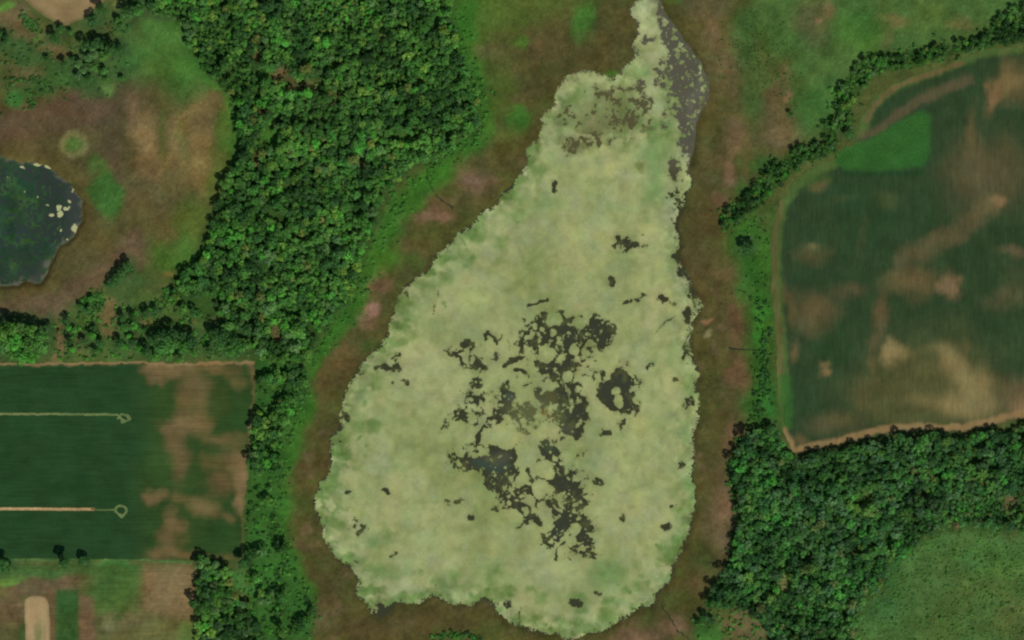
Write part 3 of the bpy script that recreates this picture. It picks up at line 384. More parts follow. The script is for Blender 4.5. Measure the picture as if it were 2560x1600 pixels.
nm = sm((GY-150)/40)*sm((400-GY)/60)*sm((GX-1300)/40)
gm = fbm(34, 66, 4, 0.7); gm2 = fbm(20, 67, 4, 0.8)
A += (alb((98,124,66)) - A)*np.clip(nm*(0.35+2.2*gm), 0, 0.9)[..., None]
A += (alb((86,84,56)) - A)*np.clip(nm*(2.4*gm2-0.45)*sm((GY-200)/60), 0, 0.75)[..., None]
A += (alb((160,168,120)) - A)*np.clip(nm*(-2.4*gm-0.25), 0, 0.8)[..., None]
stroke(A, [(1290,480),(1205,570),(1100,660),(1030,745),(985,810)], 46, (106,132,74), 0.55, 0.9, 3)
stroke(A, [(905,930),(870,1030),(845,1120),(830,1200)], 34, (112,136,80), 0.4, 0.9, 3)
stroke(A, [(1725,900),(1728,1000),(1722,1150),(1725,1260),(1700,1360)], 26, (106,138,76), 0.45, 0.9, 3)
for c in GRN: blob(A, *c[:4], c[4], 0.8, 0.7, 0, 3)
for c in [(1075,935,84,72,(154,161,113)),(945,1025,42,28,(156,166,116)),(948,1098,28,28,(156,166,116)),(945,1165,32,26,(158,168,118)),(988,985,20,18,(154,164,114)),(830,1300,34,64,(162,170,122)),(900,1360,20,40,(156,164,118)),(1265,1092,32,34,(162,168,112)),(1000,1470,40,20,(160,166,124)),(1100,1460,30,20,(158,166,118)),(1345,340,40,24,(160,168,118)),(1480,345,40,12,(162,166,118)),(1500,200,20,14,(164,168,124)),(1440,185,20,10,(164,170,126)),(1680,520,20,60,(150,158,122)),(1705,700,20,40,(152,160,122)),(880,950,24,20,(154,160,126)),(1640,80,60,90,(164,166,124)),(1600,40,40,60,(164,168,122)),(1690,1420,16,40,(156,160,122))]:
    blob(A, *c[:4], c[4], 0.7, 0.35, 0, 1)
blob(A, 1362,1036,14,9,(120,100,56),0.7,0.5)
# puffy round mats grown together, with greener seams between them, mostly near the shore
F1 = np.full((NY, NX), 60.0, np.float32); F2 = F1.copy()
wr = np.random.default_rng(77)
for _ in range(1700):
    x, y = wr.uniform(780, 1770), wr.uniform(-100, 1600)
    sl = win(x, x, y, y, 62)
    d = np.hypot(GX[sl]+0.7*(LX[sl]-GX[sl])-x, GY[sl]+0.7*(LY[sl]-GY[sl])-y)*wr.choice([0.45, 0.65, 0.9, 1.3])
    a_, b_ = F1[sl], F2[sl]
    F2[sl] = np.minimum(np.maximum(a_, d), b_); F1[sl] = np.minimum(a_, d)
seam = sm(1-(F2-F1)/13.0)*np.clip(0.55+1.8*fbm(60, 76, 3), 0, 1)
rimw = np.clip((1.02-blur(mLake, 90))/0.42, 0.22, 1)*np.clip(1.25-(GX-850)/1400, 0.45, 1)
A += (alb((104,128,70)) - A)*np.clip(seam*rimw*0.95, 0, 0.85)[..., None]
A += (alb((163,170,121)) - A)*np.clip((1-F1/20)*rimw*0.9, 0, 0.65)[..., None]
tr_ = np.random.default_rng(78)                      # dark green tufts along the west, north-west and south shores
shore = LAKE[24:110]
for _ in range(300):
    k = tr_.integers(0, len(shore)-1); t = tr_.random()
    x = shore[k][0]+(shore[k+1][0]-shore[k][0])*t; y = shore[k][1]+(shore[k+1][1]-shore[k][1])*t
    o_ = tr_.exponential(26); vx_, vy_ = 1380-x, 1000-y; n_ = math.hypot(vx_, vy_)
    r_ = tr_.uniform(4, 13)
    blob(A, x+vx_/n_*o_, y+vy_/n_*o_, r_*1.3, r_, tuple(np.array((98,126,66))+tr_.uniform(-14, 14)), tr_.uniform(0.35, 0.85), 0.7, 0, 3)
nB = fbm(22, 73, 4, 0.7)
A *= (1+0.30*nB*(0.7+rim))[..., None]; A[..., 0] *= 1+0.10*fbm(36, 74, 3); A[..., 2] *= 1+0.10*fbm(30, 75, 3)
speck(A, 0.05, 71)
near = np.maximum(blur((Wf > -0.04).astype(np.float32), 2.5), blur((Wf > -0.02).astype(np.float32), 9)*np.clip(0.5+1.6*n7, 0, 1.2))             # thinner scum at the rim of the open pools
A += (alb((104,112,68)) - A)*np.clip(near*0.8, 0, 0.65)[..., None]

Wc = np.empty((NY, NX, 3)); Wc[:] = alb((56,58,38))
Wc += (alb((54,60,48)) - Wc)*np.clip(blur((Wf > 0.1).astype(np.float32), 10)*1.6-0.7, 0, 0.9)[..., None]
ch = blur(polymask([(1500,-240),(1560,170),(1640,260),(1670,420),(1780,420),(1800,200),(1700,-240)], 0), 20)
Wc += (alb((86,84,54)) - Wc)*(sm((470-GY)/80)*0.9)[..., None]
Wc += (alb((85,84,70)) - Wc)*(ch*0.95)[..., None]
stroke(Wc, [(1752,190),(1745,235),(1728,250),(1725,290),(1748,330)], 18, (100,98,88), 0.6, 0.7, 1)
for c in [(1275,1000,18,12,(62,76,68)),(1225,1158,40,12,(58,74,62)),(1240,1140,30,12,(78,78,62)),(1370,1125,20,12,(54,72,52)),(1330,1050,70,60,(96,102,64)),(1385,985,16,30,(88,88,50)),(1360,1036,16,12,(136,92,44)),(1372,1060,14,20,(98,88,48)),(1420,1065,18,14,(72,74,60)),(1392,1345,20,20,(52,58,50))]: blob(Wc, *c[:4], c[4], 0.8, 0.5)
mP = blur(mPond, 12)
Wc += (alb((46,57,50)) - Wc)*np.clip(mP*1.4, 0, 1)[..., None]
for c in [(190,540,26,70,(60,66,62)),(140,670,34,24,(66,70,62)),(70,700,60,16,(74,76,66)),(10,560,60,60,(46,62,60)),(60,440,60,30,(52,60,58))]: blob(Wc, *c[:4], c[4], 0.7, 0.5)
stroke(Wc, POND, 16, (100,102,84), 0.8, 0.8, 3)
sub = np.clip(fbm(18, 86, 4, 0.7)*2.2-0.3, 0, 0.6)*sm((GY-430)/60)*(1-np.clip(mP*1.4, 0, 1))     # weed just under the surface
Wc += (alb((86,92,52)) - Wc)*sub[..., None]
# weed in the pond
pw = np.zeros((NY, NX), np.float32)
for c in [(40,470,60,70,.62),(60,520,50,50,.6),(10,420,50,30,.5),(40,600,90,60,.45),(80,630,60,50,.6),(20,660,80,40,.55),(-60,560,120,140,.55)]: blob(pw, *c[:4], 1.0, c[4], 0.6)
n5, n6 = fbm(13, 81, 3, 0.8), fbm(6, 82, 1)
PW = np.minimum(pw - 0.38 + 0.40*n5 + 0.60*n6 + 0.70*n0, bPond*2-1.5)
AP = np.empty((NY, NX, 3)); AP[:] = alb((42,66,46))
AP += (alb((56,88,46)) - AP)*np.clip(fbm(30, 83, 3)*1.8+0.1, 0, 0.9)[..., None]
speck(AP, 0.3, 84)

# ------------------------------------------------------------------ relief
up = 1 - blur(np.maximum(np.maximum(mLake, mPond), mMarsh*0.9), 60)
Hh = 0.45 + 5.0*sm(up*1.15) + fbm(300, 91, 3)*0.8*sm(up)
Hh = Hh - 1.7*bLake - (Hh+1.2)*np.clip(bPond*1.0, 0, 1)*1.0
def samp(M, px, py):
    fx = np.clip((np.asarray(px, float)-X0)/S, 0, NX-1.001); fy = np.clip((np.asarray(py, float)-Y0)/S, 0, NY-1.001)
    i, j = fx.astype(int), fy.astype(int); t, u = fx-i, fy-j
    if M.ndim == 3: t, u = t[..., None], u[..., None]
    return (M[j, i]*(1-t)+M[j, i+1]*t)*(1-u) + (M[j+1, i]*(1-t)+M[j+1, i+1]*t)*u

# ------------------------------------------------------------------ materials
def new_mat(name):
    m = bpy.data.materials.new(name); m.use_nodes = True
    nt = m.node_tree; b = nt.nodes['Principled BSDF']
    return m, nt, b
def nod(nt, t, **kw):
    n = nt.nodes.new(t)
    for k, v in kw.items(): setattr(n, k, v)
    return n
def ground_mat(name, fine=0.35, fine_amp=0.22, mid=0.05, mid_amp=0.16, stretch=(1, 1, 1), bump=0.25, rough=1.0, spec=0.0, attr='Col'):
    m, nt, b = new_mat(name)
    L = nt.links.new
    tc = nod(nt, 'ShaderNodeNewGeometry')
    mp = nod(nt, 'ShaderNodeMapping'); mp.inputs['Scale'].default_value = stretch
    L(tc.outputs['Position'], mp.inputs['Vector'])
    at = nod(nt, 'ShaderNodeAttribute', attribute_name=attr)
    def ns(scale, amp, det):
        n = nod(nt, 'ShaderNodeTexNoise'); n.inputs['Scale'].default_value = scale; n.inputs['Detail'].default_value = det
        n.inputs['Roughness'].default_value = 0.65
        L(mp.outputs[0], n.inputs['Vector'])
        r = nod(nt, 'ShaderNodeMapRange'); r.inputs[1].default_value = 0.25; r.inputs[2].default_value = 0.75
        r.inputs[3].default_value = 1-amp; r.inputs[4].default_value = 1+amp
        L(n.outputs[0], r.inputs[0]); return n, r
    nf, rf = ns(fine, fine_amp, 5); nm, rm = ns(mid, mid_amp, 4)
    mu = nod(nt, 'ShaderNodeMath', operation='MULTIPLY'); L(rf.outputs[0], mu.inputs[0]); L(rm.outputs[0], mu.inputs[1])
    vm = nod(nt, 'ShaderNodeVectorMath', operation='SCALE'); L(at.outputs['Color'], vm.inputs[0]); L(mu.outputs[0], vm.inputs['Scale'])
    L(vm.outputs[0], b.inputs['Base Color'])
    b.inputs['Roughness'].default_value = rough; b.inputs['Specular IOR Level'].default_value = spec
    if bump:
        bp = nod(nt, 'ShaderNodeBump'); bp.inputs['Strength'].default_value = bump; bp.inputs['Distance'].default_value = 1.0
        L(nf.outputs[0], bp.inputs['Height']); L(bp.outputs[0], b.inputs['Normal'])
    return m
M_ground = ground_mat('meadow_grass', 0.40, 0.28, 0.05, 0.14, bump=0.30)
M_marsh = ground_mat('marsh_sedge', 0.45, 0.26, 0.06, 0.14, bump=0.30)
M_cropw = ground_mat('crop_rows_west', 0.30, 0.22, 0.05, 0.08, (0.10, 1.3, 1), 0.12)
M_crope = ground_mat('crop_rows_east', 0.30, 0.20, 0.05, 0.08, (1.2, 0.16, 1), 0.12)
M_soil = ground_mat('bare_soil', 0.35, 0.10, 0.06, 0.08, bump=0.15)
M_algae = ground_mat('floating_algae', 0.45, 0.13, 0.09, 0.06, bump=0.05, rough=0.8)
M_weed = ground_mat('pond_weed', 0.6, 0.25, 0.1, 0.1, bump=0.2, rough=0.8)
M_water = ground_mat('murky_water', 0.06, 0.05, 0.02, 0.05, bump=0.0, rough=0.3, spec=0.12)
def leaf_mat(name, by_object):
    m, nt, b = new_mat(name); L = nt.links.new
    at = nod(nt, 'ShaderNodeAttribute', attribute_name='Col')
    src = at.outputs['Color']
    if by_object:
        oi = nod(nt, 'ShaderNodeObjectInfo')
        v = nod(nt, 'ShaderNodeVectorMath', operation='MULTIPLY'); L(oi.outputs['Color'], v.inputs[0]); L(src, v.inputs[1]); src = v.outputs[0]
    L(src, b.inputs['Base Color']); b.inputs['Roughness'].default_value = 0.65; b.inputs['Specular IOR Level'].default_value = 0.15
    tr = nod(nt, 'ShaderNodeBsdfTranslucent'); L(src, tr.inputs['Color'])
    mx = nod(nt, 'ShaderNodeMixShader'); mx.inputs[0].default_value = 0.30
    L(b.outputs[0], mx.inputs[1]); L(tr.outputs[0], mx.inputs[2]); L(mx.outputs[0], nt.nodes['Material Output'].inputs['Surface'])
    return m
M_leaf, M_leafs = leaf_mat('tree_leaves', True), leaf_mat('wood_leaves', False)
m, nt, b = new_mat('bark'); M_bark = m
nz_ = nod(nt, 'ShaderNodeTexNoise'); nz_.inputs['Scale'].default_value = 3
cr = nod(nt, 'ShaderNodeValToRGB'); cr.color_ramp.elements[0].color = (0.05, 0.04, 0.03, 1); cr.color_ramp.elements[1].color = (0.13, 0.11, 0.09, 1)
nt.links.new(nz_.outputs[0], cr.inputs[0]); nt.links.new(cr.outputs[0], b.inputs['Base Color']); b.inputs['Roughness'].default_value = 0.95

# ------------------------------------------------------------------ mesh helpers
def link(o, parent=None):
    scene.collection.objects.link(o)
    if parent is not None: o.parent = parent
    return o
def mesh_np(name, V, faces4=None, faces3=None, polys=None, col=None, mat=None, smooth=False):
    me = bpy.data.meshes.new(name)
    loops, starts, n = [], [], 0
    if faces4 is not None and len(faces4):
        f = np.asarray(faces4, np.int32); loops.append(f.ravel()); starts.append(np.arange(len(f))*4+n); n += f.size
    if faces3 is not None and len(faces3):
        f = np.asarray(faces3, np.int32); loops.append(f.ravel()); starts.append(np.arange(len(f))*3+n); n += f.size
    if polys:
        loops.append(np.array([i for p in polys for i in p], np.int32))
        ln = np.array([len(p) for p in polys]); starts.append(np.concatenate([[0], np.cumsum(ln)[:-1]])+n); n += ln.sum()
    loops = np.concatenate(loops); starts = np.concatenate(starts).astype(np.int32)
    me.vertices.add(len(V)); me.vertices.foreach_set('co', np.asarray(V, np.float32).ravel())
    me.loops.add(len(loops)); me.loops.foreach_set('vertex_index', loops.astype(np.int32))
    me.polygons.add(len(starts)); me.polygons.foreach_set('loop_start', starts)
    if col is not None:
        a = me.color_attributes.new('Col', 'FLOAT_COLOR', 'POINT')
        c4 = np.ones((len(V), 4), np.float32); c4[:, :3] = col; a.data.foreach_set('color', c4.ravel())
    me.update(calc_edges=True); me.validate()
    if mat: me.materials.append(mat)
    return me
def contour(field, step=1, sl=None):
    """area where field > 0 as quads plus cut border cells; returns survey xy, quads, polys"""
    oj, oi = (0, 0) if sl is None else (sl[0].start, sl[1].start)
    f = (field if sl is None else field[sl])[::step, ::step]
    ny, nx = f.shape
    ins = f > 0
    cnt = ins[:-1, :-1].astype(int)+ins[1:, :-1]+ins[:-1, 1:]+ins[1:, 1:]
    fj, fi = np.nonzero(cnt == 4); bj, bi = np.nonzero((cnt > 0) & (cnt < 4))
    used = np.zeros((ny, nx), bool)
    for a, b_ in ((0, 0), (1, 0), (0, 1), (1, 1)): used[fj+a, fi+b_] = True
    for a, b_ in ((0, 0), (1, 0), (0, 1), (1, 1)):
        q = ins[bj+a, bi+b_]; used[(bj+a)[q], (bi+b_)[q]] = True
    idx = np.full((ny, nx), -1, np.int64); idx[used] = np.arange(used.sum())
    uj, ui = np.nonzero(used)
    vx = list(X0+S*(ui*step+oi)); vy = list(Y0+S*(uj*step+oj))
    quads = np.stack([idx[fj+1, fi], idx[fj+1, fi+1], idx[fj, fi+1], idx[fj, fi]], 1)
    cache, polys = {}, []
    for j, i in zip(bj.tolist(), bi.tolist()):
        cs = ((j+1, i), (j+1, i+1), (j, i+1), (j, i)); p = []
        for k in range(4):
            a, c = cs[k], cs[(k+1) % 4]
            if ins[a]: p.append(int(idx[a]))
            if ins[a] != ins[c]:
                key = (a, c) if a < c else (c, a)
                if key not in cache:
                    fa, fc = f[key[0]], f[key[1]]; t = fa/(fa-fc)
                    y = key[0][0]+(key[1][0]-key[0][0])*t; x = key[0][1]+(key[1][1]-key[0][1])*t
                    cache[key] = len(vx); vx.append(X0+S*(x*step+oi)); vy.append(Y0+S*(y*step+oj))
                p.append(cache[key])
        if len(p) >= 3: polys.append(p)
    return np.array(vx), np.array(vy), quads, polys
def obj(name, me, label=None, kind=None, cat=None, group=None, parent=None):
    o = link(bpy.data.objects.new(name, me), parent)
    if label: o['label'] = label
    if kind: o['kind'] = kind
    if cat: o['category'] = cat
    if group: o['group'] = group
    return o
def sheet(name, field, C, z, mat, step=1, label=None, kind='structure', cat=None, sl=None, flat=False, center=False):
    vx, vy, q, p = contour(field, step, sl)
    zz = np.full(len(vx), z) if flat else samp(Hh, vx, vy)+z
    V = np.stack([wx(vx), wy(vy), zz], 1)
    me = mesh_np(name, V, q, None, p, samp(C, vx, vy), mat)
    return obj(name, me, label, kind, cat)
def skirt(V, q, p, col, drop):
    E = [tuple(e) for f in q for e in ((f[0], f[1]), (f[1], f[2]), (f[2], f[3]), (f[3], f[0]))]
    for f in p: E += [(f[k], f[(k+1) % len(f)]) for k in range(len(f))]
    S_ = set(E); B = [(a, b_) for a, b_ in S_ if (b_, a) not in S_]
    used = sorted({i for e in B for i in e}); mp = {v: len(V)+k for k, v in enumerate(used)}
    V2 = V[used].copy(); V2[:, 2] -= drop
    side = [(b_, a, mp[a], mp[b_]) for a, b_ in B]
    return np.concatenate([V, V2]), np.array(side), np.concatenate([col, col[used]])

# ------------------------------------------------------------------ ground to the horizon
st = 3
xs, ys = gx[::st], gy[::st]
V = np.stack([wx(GX[::st, ::st]).ravel(), wy(GY[::st, ::st]).ravel(), Hh[::st, ::st].ravel()], 1)
ny, nx = len(ys), len(xs)
I = np.arange(nx*ny).reshape(ny, nx)
Q = np.stack([I[1:, :-1], I[1:, 1:], I[:-1, 1:], I[:-1, :-1]], -1).reshape(-1, 4)
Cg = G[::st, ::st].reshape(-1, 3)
# outer country: rings of growing cells with a patchwork of fields
ringV, ringC, ringQ = [], [], []
per = np.concatenate([I[0, :-1], I[:-1, -1], I[-1, :0:-1], I[:0:-1, 0]])
base = V[per]; bc = Cg[per]
prev = per; nv = len(V)
frng = np.random.default_rng(3)
sites = frng.uniform(-22000, 22000, (1400, 2)); pal = alb(np.array([(66,92,46),(46,72,40),(38,66,36),(110,96,62),(80,84,48),(34,56,28),(60,98,44)]))
spal = frng.integers(0, len(pal), 1400)
for k, s in enumerate([1.03, 1.08, 1.16, 1.3, 1.5, 1.8, 2.3, 3.0, 4.2, 6, 9, 14, 22]):
    pv = base.copy(); pv[:, :2] *= s; pv[:, 2] = 5.0
    d = ((pv[:, None, :2]-sites[None])**2).sum(-1).argmin(1)
    t = min(1, k/2.0)
    ringV.append(pv); ringC.append(bc*(1-t)+pal[spal[d]]*t)
    cur = np.arange(len(per))+nv; nv += len(per)
    ringQ.append(np.stack([prev, np.roll(prev, -1), np.roll(cur, -1), cur], 1)); prev = cur
Vg = np.concatenate([V]+ringV); Cc = np.concatenate([Cg]+ringC); Qg = np.concatenate([Q]+[r[:, ::-1] for r in ringQ])
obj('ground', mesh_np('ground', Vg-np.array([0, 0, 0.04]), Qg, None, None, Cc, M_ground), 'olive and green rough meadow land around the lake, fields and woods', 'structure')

mm = blur(mMarsh, 4) - 0.5
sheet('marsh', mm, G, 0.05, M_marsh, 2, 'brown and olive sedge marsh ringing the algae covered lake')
sheet('crop_field', blur(polymask(FIELD_W, 1), 2)-0.5, F, 0.10, M_cropw, 2, 'dark green crop field with tan bare patches at the west side')
sheet('crop_field', blur(polymask(FIELD_E, 1), 2)-0.5, F, 0.10, M_crope, 2, 'large dark green crop field streaked with tan soil at the east side')
sheet('bare_field', blur(polymask(BARE_NW, 1), 2)-0.5, F, 0.10, M_soil, 1, 'pale tan bare field with a rounded tip at the north-west corner')
sheet('plot_field', blur(polymask(PLOTS, 0), 2)-0.5, G, 0.06, M_cropw, 2, 'striped field of green and brown plots at the south-west corner')
sheet('sand_plot', blur(polymask(SAND, 0), 2)-0.5, F, 0.12, M_soil, 1, 'pale sandy tongue shaped plot in the striped south-west field')
sheet('grass_patch', blur(polymask(GRASS_E, 1), 3)-0.5, F, 0.16, M_ground, 1, 'bright green triangular grass patch inside the eastern crop field')
sheet('meadow', blur(polymask(MEADOW_SE, 1), 3)-0.5, G, 0.06, M_ground, 2, 'green shrub dotted meadow at the south-east corner', 'structure')

# grass strips in the western field
def strip(name, pts, w, ring, col, col2, label, wob=1.0):
    f = np.full((NY, NX), -1.0, np.float32); C = np.empty((NY, NX, 3)); C[:] = alb(col)
    xs_ = [p[0] for p in pts]; sl = win(min(xs_), max(xs_), pts[0][1], pts[0][1], 50)
    d = w/2 - segdist(pts, GX[sl]+WXb[sl]*0.3*wob, GY[sl]+WYb[sl]*0.3*wob) + 0.5*n2[sl]*wob
    if ring:
        cx, cy, r0, r1, sy = ring
        rr = np.hypot(RX[sl]-cx, (RY[sl]-cy)/sy); d = np.maximum(d, np.minimum(r1-rr, rr-r0))
    f[sl] = d
    C += (alb(col2) - C)*np.clip(sm((GX-pts[0][0]-0.62*(pts[-1][0]-pts[0][0]))/60), 0, 1)[..., None]
    C *= (1+0.30*fbm(20, 97, 3))[..., None]
    return sheet(name, f, C, 0.22, M_ground, 1, label, sl=sl)
strip('grass_strip', [(-240,1035),(120,1035),(240,1036),(296,1036)], 5.5, (312,1044,8,15,0.75), (114,124,78), (96,114,68), 'pale green grass strip with hooked end crossing the western crop field')
strip('grass_strip', [(-240,1271),(120,1272),(236,1273)], 7.0, None, (172,146,104), (170,142,100), 'straight tan soil strip crossing the southern half of western crop field', 0.6)
strip('grass_strip', [(230,1273),(285,1274)], 4.0, (304,1277,10,17,0.9), (86,106,60), (104,118,74), 'pale ring shaped turning loop at the end of the tan strip')

# ------------------------------------------------------------------ water
lk = blur(mLake, 5) - 0.06
sheet('lake_water', lk, Wc, 0.0, M_water, 3, 'dark murky lake water showing between the algae mats', flat=True)
sheet('pond_water', blur(mPond, 5) - 0.10, Wc, 0.0, M_water, 2, 'dark blue grey pond water at the west edge', flat=True)
for pts, w, lab in [([(1069,410),(1066,436),(1072,460),(1082,480)],4.2,'thin dark creek winding through bright grass beside the western wood'),
                    ([(1088,488),(1112,506),(1128,518),(1136,526)],4.2,'short dark ditch crossing the brown marsh north-west of the lake'),
                    ([(1824,872),(1845,871),(1870,874),(1908,874)],4.2,'short straight dark ditch crossing the grass belt east of the lake'),
                    ([(1826,735),(1845,729),(1864,728)],3.2,'thin dark ditch in the marsh north of the straight one'),
                    ([(1650,1514),(1665,1533),(1680,1550),(1692,1572),(1724,1602)],3.4,'thin dark creek in the marsh south-east of the lake'),
                    ([(1765,1404),(1790,1407),(1824,1403)],2.8,'faint thin ditch in the marsh beside the south-eastern wood')]:
    f = np.full((NY, NX), -1.0, np.float32)
    sl = win(min(p[0] for p in pts), max(p[0] for p in pts), min(p[1] for p in pts), max(p[1] for p in pts), 20)
    f[sl] = w*0.40 - segdist(pts, RX[sl], RY[sl]) + 1.6*n2[sl]
    Cd = np.empty((NY, NX, 3)); Cd[:] = alb((40,52,34))
    sheet('creek', f, Cd, 0.10, M_water, 1, lab, sl=sl)

# ------------------------------------------------------------------ floating algae mats, one object each where they float apart
lsl = win(780, 1780, -240, 1610, 10)
Ms = (MAT[lsl] > 0)
lab = np.zeros(Ms.shape, np.int32)
comps = []
par = {}
def runs_components(M):
    """connected areas by row runs (union-find)"""
    parent = []
    def find(a):
        while parent[a] != a: parent[a] = parent[parent[a]]; a = parent[a]
        return a
    prev, rows = [], []
    for j in range(M.shape[0]):
        r = np.flatnonzero(np.diff(np.concatenate([[0], M[j].astype(np.int8), [0]])))
        cur = []
        for a, b_ in zip(r[::2], r[1::2]):
            k = len(parent); parent.append(k); cur.append((a, b_, k))
            for (c, d, l) in prev:
                if c <= b_ and a <= d: 
                    ra, rb = find(k), find(l)
                    if ra != rb: parent[ra] = rb
        rows.append(cur); prev = cur
    L = np.zeros(M.shape, np.int32); ids = {}
    for j, cur in enumerate(rows):
        for a, b_, k in cur:
            L[j, a:b_] = ids.setdefault(find(k), len(ids)+1)
    return L, len(ids)
L, nL = runs_components(Ms)
size = np.bincount(L.ravel(), minlength=nL+1); size[0] = 0
main = size.argmax()
order = [k for k in np.argsort(-size) if k != main and size[k] >= 6][:170]
def grow(mask):           # border cells of an area, so that its outline can be cut
    m = mask.copy(); m[1:] |= mask[:-1]; m[:-1] |= mask[1:]; m[:, 1:] |= mask[:, :-1]; m[:, :-1] |= mask[:, 1:]
    return m
def alg(name, maskL, label, kind=None, cat=None, group=None, drop=0.12):
    f = np.where(grow(grow(maskL)) & ~(Ms & ~maskL), MAT[lsl], -0.5)
    full = np.full((NY, NX), -0.5, np.float32); full[lsl] = f
    jj, ii = np.nonzero(maskL)
    sl = (slice(max(0, lsl[0].start+jj.min()-3), lsl[0].start+jj.max()+4), slice(lsl[1].start+ii.min()-3, lsl[1].start+ii.max()+4))
    vx, vy, q, p = contour(full, 1, sl)
    V = np.stack([wx(vx), wy(vy), np.full(len(vx), 0.08)], 1); col = samp(A, vx, vy)
    if kind is None:
        V, side, col = skirt(V, q, p, col, drop); q = np.concatenate([q, side]) if len(q) else side
        c0 = np.array([V[:, 0].mean(), V[:, 1].mean(), 0]); V = V - c0
    me = mesh_np(name, V, q, None, p, col, M_algae)
    o = obj(name, me, label, kind, cat, group)
    if kind is None: o.location = c0
    return o
alg('algae_mat', L == main, 'pale yellow green sheet of floating algae covering most of the lake', 'stuff')
specks = (L > 0) & (L != main) & ~np.isin(L, order)
if specks.any(): alg('algae_specks', specks, 'tiny pale algae flecks scattered over the open dark water', 'stuff')
PANCH = [((1400,840),'in speckled water north of the lake centre'),((1250,1020),'in the dark pool beside the big round mat'),((1440,1040),'in speckled water at the lake centre'),((1550,990),'in the dark pool east of the lake centre'),((1230,1150),'in the widest pool south-west of centre'),((1390,1150),'in the narrow channel south of centre'),((1390,1310),'in the southernmost dark pool of the lake'),((1310,1275),'in the pool west of the southernmost'),((1690,150),'in the grey channel leading north from the lake'),((1740,300),'low in the grey northern channel'),((1640,60),'near the top of the grey northern channel'),((1150,880),'among small holes north-west of centre'),((1320,1045),'among the specks west of the lake centre'),((1710,800),'by the east shore notch of the lake'),((840,1080),'along the ragged west shore of the lake'),((950,1530),'off the ragged south-west shore of the lake'),((1700,450),'along the ragged north-east shore of the lake'),((1440,200),'along the northern shore of the lake'),((1450,1560),'along the southern shore of the lake'),((1735,1000),'along the eastern shore of the lake'),((1100,640),'along the north-west shore of the lake')]
ORD = ['first','second','third','fourth','fifth','sixth','seventh','eighth','ninth','tenth','eleventh','twelfth','thirteenth','fourteenth','fifteenth','sixteenth','seventeenth','eighteenth','nineteenth','twentieth']
def number_labels(items):
    """items: [(label stem, y, set)], same stems get an order from the north"""
    by = {}
    for it in items: by.setdefault(it[0], []).append(it)
    for stem_, l in by.items():
        l.sort(key=lambda t: t[1])
        n = len(l)
        for k, it in enumerate(l):
            if n == 1: it[2](stem_)
            elif n == 2: it[2](stem_ + (', northern of two', ', southern of two')[k])
            elif n == 3: it[2](stem_ + (', northernmost of three', ', middle of three', ', southernmost of three')[k])
            elif k < len(ORD): it[2](stem_ + ', ' + ORD[k] + ' from north')
            else: it[2](stem_ + ', ' + ORD[min(n-1-k, 19)] + ' from south')
pad_items = []
for k in order:
    mk = L == k
    jj, ii = np.nonzero(mk); cx = gx[lsl[1]][ii].mean(); cy = gy[lsl[0]][jj].mean()
    if cy < -2 or cx > 2560: continue
    if cy > 1602: continue
    s_ = 'large' if size[k] > 160 else 'small' if size[k] > 40 else 'tiny'
    where = min(PANCH, key=lambda a: (a[0][0]-cx)**2+(a[0][1]-cy)**2)[1]
    o = alg('algae_pad', mk, None, None, 'algae', 'algae pads floating apart in the open water')
    pad_items.append((s_+' pale algae pad '+where, cy, (lambda o: lambda t: o.__setitem__('label', t))(o)))
number_labels(pad_items)

# pond weed and pond pads
sheet('pond_weed', PW, AP, 0.05, M_weed, 1, 'dark green water weed spread through the western pond', 'stuff', flat=True, sl=win(-240, 210, 370, 740, 4))
pp = [(145,519,9,1),(165,521,9,0.9),(149,534,10,1.1),(128,537,7,1),(118,511,3,1),(187,573,7,1.7),(152,438,6,0.8),(173,502,5,1),(60,417,7,.6),(19,444,3,1),(180,476,3,1),(195,469,5,.8),(152,577,3,1),(164,600,3,1),(125,414,14,.5),(95,411,12,.5),(97,490,2.5,1),(134,496,2.5,1),(62,480,2.5,1)]
items = []
for k, (x, y, r, sy) in enumerate(pp):
    f = np.full((NY, NX), -1.0, np.float32); sl = win(x-r, x+r, y-r*sy, y+r*sy, 16)
    f[sl] = (r*0.9 - np.hypot(RX[sl]-x, (RY[sl]-y)/sy))/8 + 0.30*n2[sl] + 0.30*n0[sl]
    vx, vy, q, p = contour(f, 1, sl)
    if len(vx) < 3: continue
    V = np.stack([wx(vx), wy(vy), np.full(len(vx), 0.10)], 1)
    col = np.tile(alb((172,174,128)), (len(V), 1))*(0.9+0.2*np.random.default_rng(k).random((len(V), 1)))
    V, side, col = skirt(V, q, p, col, 0.1); q = np.concatenate([q, side]) if len(q) else side
    c0 = np.array([V[:, 0].mean(), V[:, 1].mean(), 0])
    o = obj('algae_pad', mesh_np('algae_pad', V-c0, q, None, p, col, M_algae), None, None, 'algae', 'pale algae pads on the western pond')
    o.location = c0
    w_ = ('large round cream' if r > 8 and sy > .8 else 'small cream' if r < 4 else 'mid sized cream' if sy > .6 else 'long thin pale')
    wh = 'in the cream cluster on western pond' if 110 < x < 180 and 490 < y < 545 else 'at the north rim of western pond' if y < 460 else 'near the east rim of western pond'
    items.append((w_+' algae pad '+wh, y, (lambda o: lambda t: o.__setitem__('label', t))(o)))
number_labels(items)

